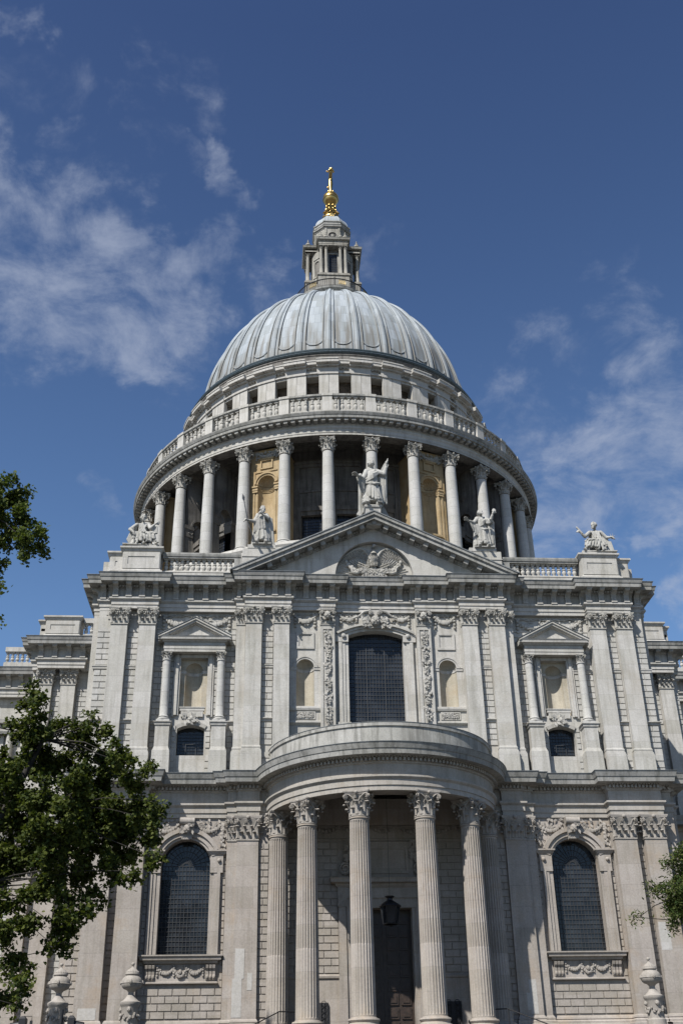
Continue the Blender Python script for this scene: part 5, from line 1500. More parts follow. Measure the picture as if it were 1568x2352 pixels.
# chamfered core
def octa(mb, R_, cut, z0, z1, k=1.0):
    p = [(R_,-R_+cut),(R_,R_-cut),(R_-cut,R_),(-R_+cut,R_),(-R_,R_-cut),(-R_,-R_+cut),(-R_+cut,-R_),(R_-cut,-R_)]
    mb.prism(p, lambda a,b: (a,b,z0), lambda a,b: (a*k,b*k,z1))
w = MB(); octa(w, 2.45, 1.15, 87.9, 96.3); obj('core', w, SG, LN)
w = MB()
for k in range(4):
    a = pi/4+k*pi/2; d = Vector((sin(a), -cos(a), 0)); t = Vector((cos(a), sin(a), 0))
    R_ = (2.45*2-1.15)/sqrt(2)
    m4 = Matrix.Rotation(a, 4, 'Z'); q = MB()
    q.slab_hole(-.80,.80,90.9,95.4,-R_-.12,-R_+.02,-.34,.34,91.6,93.6,.34,seg=10); q.box(-.5,.5,-R_-.2,-R_,94.2,94.4); q.box(-.6,.6,-R_-.2,-R_,91.3,91.5)
    obj('corner_niche', q, LNS, LN, rot=(0,0,a))
def portico(mb):
    mb.frust((-1.95,1.95,-3.45,-1),(-1.9,1.9,-3.4,-1),87.9,90.5); mb.box(-2.0,2.0,-3.52,-1,90.5,90.72); mb.box(-1.9,1.9,-3.42,-1,90.72,90.9)
def portico_ent(mb):
    mb.mould([(-1.78,-1),(-1.78,-3.38),(1.78,-3.38),(1.78,-1)], [(0,95.4),(0,95.62),(.04,95.62),(.04,95.82),(.08,95.86),(0,95.9),(0,96.1),(.1,96.15),(.26,96.18),(.30,96.36),(.34,96.46),(-.5,96.52)])
    mb.box(-1.78,1.78,-3.38,-1,95.40,96.5)
rot4(portico, 'podium', LNS); rot4(portico_ent, 'portico_entablature', LNS)
def pglass(mb):
    mb.m = 0; mb.box(-.52,.52,-2.5,-2.44,91.5,94.6); mb.m = 1
    for i in range(1,5): mb.box(-.52+1.04*i/5-.015,-.52+1.04*i/5+.015,-2.53,-2.5,91.5,94.6)
    for j in range(1,8): mb.box(-.52,.52,-2.532,-2.502,91.5+3.1*j/8-.015,91.5+3.1*j/8+.015)
    mb.m = 2; frame_rect(mb, -.72,.72,91.3,94.8,.2,-2.6,-2.44)
rot4(pglass, 'window', [GL, BAR, LNS])
lc_ = MB(); lc_.lathe([(.27,90.9),(.28,91.0),(.22,91.06),(.215,92),(.185,94.85),(.185,94.9)], seg=14); lcm = capital_round(.19,.5,1.4,True); lc_.ext(lcm, Matrix.Translation((0,0,94.9)))
LCm = mesh('column', lc_, LNS, True, angle=50)
vz = MB(); vz.lathe([(.2,96.5),(.22,96.6),(.12,96.65),(.14,96.75),(.30,96.92),(.28,97.1),(.14,97.25),(.18,97.32),(.10,97.45),(.06,97.6),(.10,97.7),(.02,97.85)], seg=14); VZm = mesh('vase', vz, LNS, True)
for k in range(4):
    q = empty('column_group', (0,0,0), LN); q.rotation_euler = (0,0,k*pi/2)
    bpy.data.objects.remove(q)
    m4 = Matrix.Rotation(k*pi/2, 4, 'Z')
    for x in (-1.50,-.88,.88,1.50):
        p = m4 @ Vector((x,-3.08,0)); link('column', LCm, LN, p, (0,0,k*pi/2)); p = m4 @ Vector((x,-3.05,0)); link('vase', VZm, LN, p)
w = MB(); octa(w, 2.0, .95, 96.3, 99.4); 
obj('upper_stage', w, LNS, LN)
def us(mb):
    mb.m = 0; mb.box(-.98,.98,-2.14,-1.9,96.4,99.35)
    ring = [(0.5*cos(2*pi*i/20), 98.15+.46*sin(2*pi*i/20)) for i in range(20)]
    for i in range(20):
        a, b = ring[i], ring[(i+1) % 20]; c = (b[0]*1.35, 98.15+(b[1]-98.15)*1.35); d = (a[0]*1.35, 98.15+(a[1]-98.15)*1.35)
        mb.pxz([a, b, c, d], -2.26, -2.1)
    for q in (-1,1): mb.box(min(q*.72,q*.95),max(q*.72,q*.95),-2.24,-2.1,97.3,99.3)
    mb.m = 1; mb.pxz(ring, -2.16, -2.145)
    mb.m = 0; mb.box(-.18,.18,-2.2,-2.15,97.95,98.35)
rot4(us, 'oval_window', [LNS, DK])
w = MB()
OP = [(0.98,-2.14),(.98,-2.0),(1.05,-2.0),(2.0,-1.05),(2.0,-.98),(2.14,-.98)]
full = []
for k in range(4):
    m4 = Matrix.Rotation(k*pi/2, 4, 'Z')
    for p in [(-.98,-2.14),(.98,-2.14),(1.05,-2.0),(2.0,-1.05)]: v = m4 @ Vector((p[0],p[1],0)); full.append((v.x, v.y))
w.mould(full, [(0,99.3),(.06,99.35),(.06,99.5),(.2,99.55),(.22,99.72),(.28,99.82),(.1,99.9),(.1,100.3),(.2,100.38),(.2,100.5),(-.3,100.55)], True)
w.mould(full, [(-.5,100.55),(-2,100.55)], True)
obj('upper_cornice', w, SD, LN)
w = MB()
for j in range(0, 12):
    pass
def cup(i, j):
    n = len(full); 
    t = j/10; k = cos(t*pi/2*.80); z = 100.5+2.15*sin(t*pi/2*.80)/sin(pi/2*.8)
    return (full[i][0]*k*.98, full[i][1]*k*.98, z)
w.grid(cup, len(full), 11, True); obj('small_lead_dome', w, LD, LN)
w = MB()
for k in range(4):
    m4 = Matrix.Rotation(k*pi/2, 4, 'Z'); q = MB(); q.tube([(.26*cos(t),-1.62,102.05+.26*sin(t)) for t in [2*pi*i/12 for i in range(13)]], .07, 6, False); q.ball((0,-1.5,102.05),(.22,.2,.22),8,6); obj('porthole', q, GI, LN, True, rot=(0,0,k*pi/2))
# gilded ball and cross
BC = empty('ball_and_cross', (0,YD,0), CATH); BC['label'] = 'gilded ball and cross crowning the lantern'
w = MB(); w.lathe([(1.02,102.55),(1.22,102.65),(1.2,102.8),(.95,102.95),(.98,103.1),(.80,103.3),(.72,103.5)], seg=32); w.m = 1
w.lathe([(1.15,102.5),(1.26,102.6),(1.15,102.7)], seg=32)
obj('gilded_base', w, [GO, GRM], BC, True)
w = MB()
for k in range(8):
    a = 2*pi*(k+.5)/8; o = Vector((sin(a), -cos(a), 0))
    w.tube([o*.85+Vector((0,0,103.4)), o*.98+Vector((0,0,103.65)), o*.75+Vector((0,0,104.0)), o*.45+Vector((0,0,104.3)), o*.48+Vector((0,0,104.7)), o*.62+Vector((0,0,105.0)), o*.42+Vector((0,0,105.3))], [.17,.2,.15,.12,.13,.15,.1], 8)
    w.ball(o*.68+Vector((0,0,104.35)), .14, 8, 6); w.ball(o*.62+Vector((0,0,104.95)), .14, 8, 6)
w.lathe([(.7,103.4),(.3,103.9),(.22,104.6),(.3,105.2),(.45,105.45)], seg=16)
obj('scroll_brackets', w, GO, BC, True)
w = MB(); w.lathe([(.48,105.35),(.55,105.45),(.45,105.55)], seg=24); w.ball((0,0,106.45), (1.0,1.0,1.0), 32, 20)
for z, r_ in ((106.85,.93),(107.05,.82),(106.35,1.0)): w.tube([(r_*sin(2*pi*i/32), -r_*cos(2*pi*i/32), z) for i in range(33)], .06, 6, False)
w.lathe([(.6,107.3),(.62,107.42),(.4,107.5)], seg=24)
obj('gilded_ball', w, GO, BC, True)
w = MB()
for k in range(4):
    a = pi/4+k*pi/2; w.ball((.42*sin(a), -.42*cos(a), 107.65), .13, 8, 6)
w.tube([(0,0,107.4),(0,0,107.7),(0,0,108.3),(0,0,109.2),(0,0,109.6),(0,0,111.6)], [.24,.2,.22,.33,.30,.20], 10)
for s in (-1, 1):
    w.tube([(0,0,110.2),(0,s*.8,110.2),(0,s*1.5,110.2)], [.26,.22,.24], 8); w.ball((0,s*1.75,110.2), .24, 8, 6)
    for q in (-1,1): w.ball((q*.22,s*1.55,110.2), .15, 8, 6); w.ball((0,s*1.55,110.2+q*.28), .15, 8, 6)
    w.ball((s*.38,0,111.55), (.2,.13,.13), 8, 6)
w.ball((0,0,111.9), (.2,.2,.28), 8, 6)
for s in (-1,1):
    for z in (109.75,110.65): w.ball((0,s*.35,z), .13, 8, 6)
obj('cross', w, GO, BC, True)

# ================================================================== STATUES
def cap(mb, p0, r0, p1, r1, seg=10, flat=1.0):
    p0, p1 = Vector(p0), Vector(p1); d = p1-p0; L = d.length
    n = 4; pts = []; rad = []
    dn = d.normalized() if L > 1e-6 else Vector((0,0,1))
    for i in range(n): t = pi/2*i/n; pts.append(p0-dn*r0*cos(t)); rad.append(max(.001, r0*sin(t)))
    pts.append(p0); rad.append(r0); pts.append(p1); rad.append(r1)
    for i in range(1, n+1): t = pi/2*i/n; pts.append(p1+dn*r1*sin(t)); rad.append(max(.001, r1*cos(t)))
    mb.tube(pts, rad, seg)
def hand(mb, wrist, d, up, s, fist=False):
    d = Vector(d).normalized(); up = Vector(up).normalized(); side = d.cross(up).normalized()
    wrist = Vector(wrist); palm = wrist+d*.10*s
    cap(mb, wrist, .04*s, palm, .045*s)
    for k in range(4):
        o = side*(k-1.5)*.036*s; L = (.10,.115,.11,.085)[k]*s
        a = palm+o; b = a+d*L*.5-up*(.02*s if not fist else .05*s); c = b+(d*.3-up)*L*(.5 if fist else .12)+d*(0 if fist else L*.45)
        cap(mb, a, .023*s, b, .021*s, 6); cap(mb, b, .021*s, c, .018*s, 6)
    a = wrist+d*.05*s+side*.05*s; cap(mb, a, .024*s, a+d*.06*s+side*.05*s-up*.03*s, .02*s, 6)
def head(mb, c, r, tilt=0, turn=0, beard=True):
    q = MB()
    q.ball((0,0,0), (r*.78,r*.88,r), 16, 12); q.ball((0,-r*.35,-r*.45), (r*.5,r*.5,r*.5), 10, 8)
    cap(q, (0,-r*.84,r*.15), r*.09, (0,-r*1.02,-r*.18), r*.13, 6)                 # nose
    cap(q, (-r*.42,-r*.72,r*.20), r*.12, (r*.42,-r*.72,r*.20), r*.12, 6)           # brow
    for s in (-1, 1):
        q.ball((s*r*.30,-r*.74,0), (r*.13,r*.1,r*.08), 8, 6); q.ball((s*r*.78,0,-r*.05), (r*.1,r*.18,r*.22), 8, 6)
    cap(q, (-r*.18,-r*.84,-r*.42), r*.08, (r*.18,-r*.84,-r*.42), r*.08, 6)
    rnd = random.Random(5)
    for k in range(34):
        a = rnd.uniform(-.35*pi, 1.35*pi); e = rnd.uniform(-.35, 1.45)
        if sin(a) < -.1 and e < .75: continue
        q.ball((cos(a)*cos(e)*r*.80, sin(a)*cos(e)*r*.88, sin(e)*r*.98), r*.24, 6, 4)
    if beard:
        for k in range(16): q.ball((rnd.uniform(-.4,.4)*r, -r*(.62+.2*rnd.random()), -r*(.6+.55*rnd.random())), r*.18, 6, 4)
    m4 = Matrix.Translation(Vector(c)) @ Matrix.Rotation(turn, 4, 'Z') @ Matrix.Rotation(tilt, 4, 'X')
    mb.ext(q, m4)
def arm(mb, sh, el, wr, s, hand_up=(0,0,1), fist=False, hd=None):
    sh, el, wr = Vector(sh), Vector(el), Vector(wr)
    cap(mb, sh, .10*s, el, .085*s); cap(mb, el, .085*s, el+(wr-el)*.7, .06*s); cap(mb, el, .055*s, wr, .036*s)
    hand(mb, wr, hd if hd else (wr-el), hand_up, s*1.1, fist)
def sculpt(name, mb, loc, label, group='stone saints on the parapet', voxel=.022, parts=None, rz=0):
    me0 = mesh(name, mb, SS, False, recalc=True)
    o = bpy.data.objects.new(name, me0); COL.objects.link(o)
    r = o.modifiers.new('r', 'REMESH'); r.mode = 'VOXEL'; r.voxel_size = voxel; r.use_smooth_shade = True
    sm = o.modifiers.new('s', 'SMOOTH'); sm.factor = .25; sm.iterations = 1
    bpy.context.view_layer.update()
    me = bpy.data.meshes.new_from_object(o.evaluated_get(bpy.context.evaluated_depsgraph_get()))
    bpy.data.objects.remove(o)
    me.materials.clear(); me.materials.append(SS); me.polygons.foreach_set('use_smooth', [True]*len(me.polygons))
    root = empty(name, loc); root.rotation_euler = (0,0,rz); tag(root, label, 'statue', group)
    link('figure', me, root)
    for (n, q, m) in (parts or []): obj(n, q, m, root, True)
    return root
def robe(mb, s, hipz, shz, w_top, w_hem, hem=.12, nf=14, seed=1, lean=0, depth=.8, x0=0):
    rnd = random.Random(seed)
    cap(mb, (x0,0,hipz), .22*s, (x0+lean*.5,0,shz-.15*s), .19*s, 14)
    cap(mb, (x0+lean*.5-.17*s,0,shz), .105*s, (x0+lean*.5+.17*s,0,shz), .105*s, 12)
    cap(mb, (x0+lean*.5,0,shz), .08*s, (x0+lean*.5,-.02,shz+.24*s), .065*s, 10)
    n = 16; vs = []; rows = 9
    for j in range(rows):
        u = j/(rows-1); z = hipz*(1-u)+hem*u
        for i in range(n*2):
            a = 2*pi*i/(n*2); k = 1+.07*((-1)**i)*u; ww = (w_top+(w_hem-w_top)*u)*k
            vs.append((x0+ww*sin(a), -ww*depth*cos(a), z+(.03*rnd.random() if j == rows-1 else 0)))
    m = n*2
    mb.add(vs, [(j*m+i, j*m+(i+1)%m, (j+1)*m+(i+1)%m, (j+1)*m+i) for j in range(rows-1) for i in range(m)]+[tuple(range(m)), tuple((rows-1)*m+i for i in range(m-1,-1,-1))])
    for k in range(nf):          # falling folds
        a = rnd.uniform(-2.2, 2.2); b = a+rnd.uniform(-.25,.25)
        p0 = (x0+w_top*.95*sin(a), -w_top*.95*depth*cos(a), hipz-rnd.uniform(0,.3)*s); p1 = (x0+w_hem*1.02*sin(b), -w_hem*1.02*depth*cos(b), hem+rnd.uniform(.0,.18)*s)
        cap(mb, p0, .035*s, p1, .06*s, 6)
    for k in range(5):           # diagonal gathers across the chest
        t = k/4; p0 = Vector((x0+.22*s-.0*t, -.08*s, shz-.02*s-.10*t*s)); p2 = Vector((x0-.22*s, -.12*s, hipz+.10*s-.05*t*s)); p1 = (p0+p2)/2+Vector((.02,-.15*s,-.10*s*t))
        cap(mb, p0, .03*s, p1, .028*s, 6); cap(mb, p1, .028*s, p2, .03*s, 6)
    cap(mb, (x0-.23*s,-.10*s,hipz+.02*s), .045*s, (x0+.08*s,-.22*s,hipz-.06*s), .045*s, 7); cap(mb, (x0+.08*s,-.22*s,hipz-.06*s), .045*s, (x0+.24*s,-.05*s,hipz+.05*s), .045*s, 7)
def feet(mb, s, xs=(-.18,.16)):
    for k, x in enumerate(xs):
        cap(mb, (x*s,-.16*s,.30*s), .085*s, (x*s,-.20*s,.08*s), .065*s, 8); cap(mb, (x*s,-.20*s,.06*s), .07*s, (x*s*1.2,-.40*s,.04*s), .05*s, 8)
        for j in range(5): cap(mb, ((x+(j-2)*.022)*s*1.1,-.40*s,.04*s), .018*s, ((x+(j-2)*.024)*s*1.15,-.47*s,.035*s), .016*s, 5)
def slabpl(mb, x0, x1, y0, y1, h=.10): mb.box(x0, x1, y0, y1, -.02, h)
def sheet(mb, A, B, r=.05, n=9, wob=.05, seed=0):
    rnd = random.Random(seed); A0, A1 = Vector(A[0]), Vector(A[1]); B0, B1 = Vector(B[0]), Vector(B[1])
    for i in range(n):
        u = i/(n-1); p = A0.lerp(A1, u); q = B0.lerp(B1, u)+Vector((0, rnd.uniform(-wob,wob), rnd.uniform(-wob,wob)*2)); m_ = (p+q)/2+Vector((0, (-1)**i*wob*.8, 0))
        cap(mb, p, r*.8, m_, r, 6); cap(mb, m_, r, q, r*(1.1 if i % 2 else .8), 6)
# 1 central saint with raised arm before a diagonal cross
s = 2.1; m = MB()
slabpl(m, -.55, .55, -.5, .5, .12)
robe(m, s, 1.95, 3.08, .46, .66, .42, 26, 3)
sheet(m, ((-.55,-.30,2.35),(-1.0,-.6,2.30)), ((-.62,-.2,1.25),(-.92,-.45,1.55)), .06, 8, .05, 1)
sheet(m, ((.45,.05,3.05),(1.02,-.15,2.85)), ((.62,.2,.35),(1.02,.15,1.05)), .075, 9, .06, 2)
sheet(m, ((.36,-.2,3.1),(.20,-.25,3.12)), ((-.40,-.30,2.05),(-.44,-.30,2.30)), .06, 5, .03, 3)
sheet(m, ((-.45,.2,3.0),(.45,.2,3.0)), ((-.62,.3,.4),(.62,.3,.4)), .10, 9, .05, 4); feet(m, s)
head(m, (-.04,-.12,3.68), .30, -.55, -.0+.35, False)
arm(m, (-.38,-.05,3.02), (-.68,-.30,2.28), (-1.10,-.72,2.36), s, (0,0,1), False); arm(m, (.38,-.05,3.05), (.88,-.2,2.78), (1.05,-.35,3.45), s, (-1,0,0), False, (.05,-.1,1))
for q in range(4): cap(m, (-1.1+.1*q,-.45,2.3), .06, (-.75+.05*q,-.25,1.2+.1*q), .07, 6)
for q in range(6): cap(m, (.95-.06*q,.1,2.7), .10, (1.0-.10*q,.25,.6+.25*(q%3)), .09, 7)
cap(m, (-.8,.32,2.95), .15, (-.85,.42,-.45), .16, 8)
X1 = MB(); 
sculpt('saint_statue', m, (0.05,-.35,38.62), 'stone saint on the pediment apex, left arm raised, leaning on a diagonal cross',
       parts=[('saltire_cross', (lambda q: (q.ext((lambda b: (b.box(-.17,.17,-.12,.12,-2.35,2.45), b)[1])(MB()), Matrix.Translation((.05,.40,1.75)) @ Matrix.Rotation(.46,4,'Y')), q.ext((lambda b: (b.box(-.17,.17,-.12,.12,-2.6,1.35), b)[1])(MB()), Matrix.Translation((.0,.42,1.80)) @ Matrix.Rotation(-.42,4,'Y')), q)[2])(X1), SS)])
# 2 standing saint holding a spear
s = 1.70; m = MB()
slabpl(m, -.62, .70, -.5, .5, .08)
robe(m, s, 1.55, 2.47, .38, .52, .34, 26, 5)
sheet(m, ((.30,-.05,2.45),(.52,-.1,2.30)), ((.50,.0,.25),(.70,.1,.55)), .075, 7, .05, 5)
sheet(m, ((-.50,-.30,1.95),(.10,-.55,2.2)), ((-.35,-.25,1.15),(.25,-.40,1.25)), .06, 8, .05, 6)
sheet(m, ((-.35,.2,2.4),(.35,.2,2.4)), ((-.52,.25,.2),(.52,.25,.2)), .09, 8, .05, 7); feet(m, s)
head(m, (.03,-.10,2.92), .245, .05, .55, True)
arm(m, (.30,-.05,2.42), (.42,-.38,2.05), (.02,-.62,2.25), s, (0,-1,0), True); arm(m, (-.30,-.05,2.40), (-.52,-.30,1.80), (-.98,-.58,1.78), s, (0,0,1), True)
for q in range(7): cap(m, (-.55+.05*q,-.30,2.0-.03*q), .07, (-.50+.10*q,-.25,1.0+.1*(q%2)), .06, 6)
for q in range(6): cap(m, (.45+.04*q,.02,2.2), .10, (.50+.07*q,.12,.15), .09, 7)
cap(m, (-.45,.15,1.6), .16, (-.62,.2,.1), .14, 8)
sp = MB(); sp.tube([(-1.30,-.62,3.35),(-1.0,-.60,1.75),(-.45,-.35,.05)], .035, 8); sp.tube([(-1.40,-.62,3.85),(-1.34,-.62,3.55),(-1.30,-.62,3.33)], [.01,.11,.05], 6)
sculpt('saint_statue', m, (-7.72,.45,35.93), 'bearded stone saint grasping a thin metal spear left of the pediment apex', parts=[('spear', sp, GRM)])
# 3 standing saint with arms opened
s = 1.70; m = MB()
slabpl(m, -.70, .75, -.5, .5, .08)
robe(m, s, 1.55, 2.47, .39, .52, .34, 26, 8)
sheet(m, ((-.55,-.30,1.98),(-.95,-.55,1.98)), ((-.45,-.25,1.15),(-.70,-.4,1.35)), .055, 7, .05, 8)
sheet(m, ((.35,.0,2.45),(.80,-.2,2.2)), ((.50,.1,.25),(.85,.1,.7)), .075, 8, .05, 9)
sheet(m, ((-.35,.2,2.4),(.35,.2,2.4)), ((-.52,.25,.2),(.52,.25,.2)), .09, 8, .05, 10); feet(m, s)
head(m, (-.05,-.12,2.92), .245, -.35, .35, True)
arm(m, (-.30,-.05,2.40), (-.62,-.32,1.98), (-1.05,-.6,2.02), s, (0,0,1), False, (-.6,-.4,.5)); arm(m, (.30,-.05,2.42), (.60,-.35,2.10), (.76,-.60,2.62), s, (0,-1,0), False, (.45,-.2,1))
for q in range(6): cap(m, (-.65+.06*q,-.3,1.85), .07, (-.60+.14*q,-.3,.95+.1*(q%2)), .06, 6)
for q in range(6): cap(m, (.55+.06*q,.0,2.2), .10, (.48+.07*q,.15,.15), .09, 7)
cap(m, (-.42,.15,1.6), .14, (-.58,.2,.1), .14, 8)
for q in range(12): m.ball((.45+random.uniform(-.15,.15),-.5,2.05+random.uniform(-.2,.15)), .08, 6, 4)
sculpt('saint_statue', m, (7.85,.45,35.93), 'stone saint with open arms and upturned face right of the pediment apex')
# 4, 5 seated figures
def seated(seed, flip, rough):
    s = 1.55; m = MB(); f = -1 if flip else 1
    slabpl(m, -1.25, 1.25, -.6, .6, .08)
    m.box(-.55,.55,-.1,.55,0,.95)
    cap(m, (0,.1,.95), .36, (0,.0,1.55), .30, 14); cap(m, (-.26,0,1.80), .14, (.26,0,1.80), .14, 12); cap(m, (0,-.02,1.55), .26, (0,0,1.80), .2, 12); cap(m, (0,0,1.85), .11, (0,-.05,2.08), .10)
    for k, (kx, fx) in enumerate(((f*.75,f*.95),(f*-.05,f*.1))):
        cap(m, (f*.1,.0,.88), .24, (kx,-.48,.84), .17, 12); cap(m, (kx,-.48,.82), .16, (fx,-.55,.25), .11, 10); cap(m, (fx,-.55,.12), .09, (fx+f*.2,-.78,.10), .06, 8)
        for j in range(5): cap(m, (fx+f*.2+(j-2)*.03,-.78,.09), .022, (fx+f*.2+(j-2)*.035,-.88,.09), .02, 5)
    sheet(m, ((f*-.15,-.60,.80),(f*.85,-.62,.84)), ((f*-.05,-.66,.24),(f*1.0,-.70,.40)), .08, 11, .07, seed)
    sheet(m, ((f*-.30,-.25,1.02),(f*.15,-.28,1.05)), ((f*.05,-.62,.88),(f*.9,-.62,.90)), .09, 8, .05, seed+5)
    sheet(m, ((f*-.42,-.1,1.0),(f*-.2,-.45,.9)), ((f*-.75,-.25,.2),(f*-.25,-.6,.2)), .08, 6, .06, seed+1)
    sheet(m, ((f*-.35,.15,1.8),(f*.35,.15,1.8)), ((f*-.6,.3,.3),(f*.6,.3,.3)), .10, 8, .05, seed+2)
    rnd = random.Random(seed)
    for k in range(16):
        u = k/15; x = -.55+1.35*u
        cap(m, (f*x*.8,-.45,1.05-.1*abs(u-.5)), .07, (f*(x*1.15+.05),-.60+.1*rnd.random(),.30+.35*(1-u)*rnd.random()), .065, 6)
    for k in range(8): cap(m, (rnd.uniform(-.3,.3),-.22,1.75), .05, (rnd.uniform(-.35,.35),-.35,1.05), .05, 6)
    for k in range(5): cap(m, (-f*(.4+.07*k),.0,1.7-.05*k), .09, (-f*(.75+.06*k),.05,.25+.1*k), .08, 7)
    return m, s
m, s = seated(3, False, 0)
head(m, (-.02,-.12,2.32), .245, .12, .35, True)
arm(m, (-.40,-.05,1.78), (-.85,-.15,1.35), (-.62,-.45,1.05), s, (0,0,1), True); arm(m, (.40,-.05,1.78), (.55,-.35,1.4), (.85,-.35,1.75), s, (0,-1,0), False, (.8,0,.6))
m.box(.62,1.05,-.30,-.15,1.05,1.60)
cap(m, (-.62,-.5,1.35), .035, (-.48,-.6,.1), .035, 6)
sculpt('seated_saint_statue', m, (-15.98,.55,35.72), 'bearded seated stone saint with book on the left parapet pedestal', 'seated stone saints on the end pedestals', rz=.05)
m, s = seated(6, True, 0)
m.frust((.60,1.15,-.35,.25),(.72,1.0,-.25,.15),0,.95)
head(m, (-.05,-.15,2.30), .245, .05, -.9, True)
arm(m, (-.40,-.05,1.76), (-.85,-.35,1.30), (-1.15,-.45,1.55), s, (0,-1,0), True); arm(m, (.40,-.05,1.76), (.75,-.05,1.35), (.98,-.25,1.28), s, (0,0,1), True)
cap(m, (-1.05,-.47,1.50), .07, (-1.38,-.5,1.95), .07, 8)
for q in range(9): cap(m, (1.05,-.25,1.2), .05, (1.05+random.uniform(-.1,.35),-.35,1.35+random.uniform(-.3,.2)), .015, 5)
sculpt('seated_saint_statue', m, (16.05,.55,35.72), 'seated stone saint holding up a scroll on the right parapet pedestal', 'seated stone saints on the end pedestals', rz=-.05)

# ================================================================== URN PIERS, LAMP, RAILS
def ground_z(y): 
    return 2.9 if y > -15 else (0 if y < -50 else 2.9*(y+50)/35)
w = MB()
w.lathe([(.50,5.3),(.50,5.55),(.44,5.62),(.44,6.45),(.47,6.5),(.50,6.56),(.54,6.62),(.54,6.72),(.40,6.80),(.25,6.95),(.2,7.05)], seg=32)
w.box(-.62,.62,-.62,.62,0,5.0); w.mould([(-.62,-.62),(-.62,.62),(.62,.62),(.62,-.62)][::-1], [(0,4.9),(.08,5.0),(.1,5.15),(0,5.2)], True); w.box(-.6,.6,-.6,.6,5.0,5.3)
URN0 = mesh('pier', w, SFL, True)
w = MB(); w.lathe([(.22,6.95),(.20,7.0),(.16,7.06),(.15,7.2),(.20,7.25),(.24,7.30),(.42,7.37),(.50,7.46),(.545,7.58),(.545,7.72),(.49,7.86),(.38,7.96),(.33,7.99),(.33,8.03),(.38,8.06),(.38,8.11),(.33,8.20),(.22,8.31),(.10,8.38),(.05,8.43),(.05,8.47)], seg=32); w.ball((0,0,8.58), .095, 12, 8)
w.lathe([(.55,7.60),(.575,7.63),(.55,7.66)], seg=32)
for k in range(4):
    a = k*pi/2; q = MB(); cherub(q, (0,-.54,7.66), .11); w.ext(q, Matrix.Rotation(a,4,'Z'))
    for j in range(6): w.ball((.33*sin(a+j*.26), -.33*cos(a+j*.26), 8.16), (.04,.04,.06), 6, 4)
URN1 = mesh('urn', w, SFL, True)
w = MB(); rnd = random.Random(4)
for k in range(4):
    q = MB(); cherub(q, (0,-.46,6.35), .13)
    for j in range(22):
        u = rnd.uniform(-.75,.75); q.ball((.5*sin(u), -.5*cos(u), 6.15-.22*cos(u*2)+rnd.uniform(-.09,.09)), rnd.uniform(.045,.08), 6, 4)
    w.ext(q, Matrix.Rotation(k*pi/2,4,'Z'))
URN2 = mesh('garland', w, SFL, True)
for x, lb in ((-17.74,'stone urn on a garlanded pier at far left, behind the traffic signal'),(-14.0,'stone urn on a garlanded pier beside the left arched window'),(13.95,'stone urn on a garlanded pier right of the right arched window'),(17.74,'stone urn on a garlanded pier at the far right edge')):
    o = empty('urn_pier', (x,-4,0)); tag(o, lb, 'urn pier', 'urn topped stone piers before the facade'); link('pier', URN0, o); link('urn', URN1, o); link('garland', URN2, o)
LP_ = empty('hanging_lantern', (0,-2.5,10.7)); tag(LP_, 'black hexagonal lantern hanging on a long rod inside the porch', 'lantern')
w = MB()
hexa = lambda r, z: [(r*sin(pi/6+k*pi/3), -r*cos(pi/6+k*pi/3), z) for k in range(6)]
for k in range(6):
    w.tube([hexa(.40,0)[k], hexa(.55,.95)[k]], .03, 5); w.tube([hexa(.40,0)[k], hexa(.40,0)[(k+1)%6]], .035, 5); w.tube([hexa(.55,.95)[k], hexa(.55,.95)[(k+1)%6]], .04, 5)
w.lathe([(.66,.93),(.60,1.02),(.30,1.20),(.16,1.28),(.14,1.38),(.24,1.44),(.28,1.50),(.02,1.52)], seg=6, a0=pi/6, a1=pi/6+2*pi)
w.ball((0,0,-.08), .08, 8, 6); obj('lantern_cage', w, IR, LP_)
w = MB()
vs = hexa(.38,.02)+hexa(.53,.93); w.add(vs, [(k,(k+1)%6,6+(k+1)%6,6+k) for k in range(6)]); obj('lantern_glass', w, GL, LP_)
w = MB(); w.tube([(0,0,1.5),(0,0,7.9)], .012, 6); obj('rod', w, IR, LP_)
for s in (-1, 1):
    o = empty('handrail', (s*6.6,-3.2,0)); tag(o, 'dark iron stair handrail beside the leftmost porch column' if s < 0 else 'dark iron stair handrail beside the rightmost porch column', 'handrail', 'iron handrails of the porch steps')
    w = MB(); w.tube([(-s*1.5,1.6,6.32),(-s*.4,.5,6.28),(s*1.6,-1.8,5.2),(s*3.4,-4,3.9)], .032, 8); obj('rail', w, IR, o)
    w = MB(); 
    for t, (x, y, z) in enumerate(((-s*.35,.5,6.25),(s*1.6,-1.8,5.2),(s*3.4,-4,3.9))): w.tube([(x,y,z-1.1),(x,y,z)], .03, 6)
    obj('post', w, IR, o)

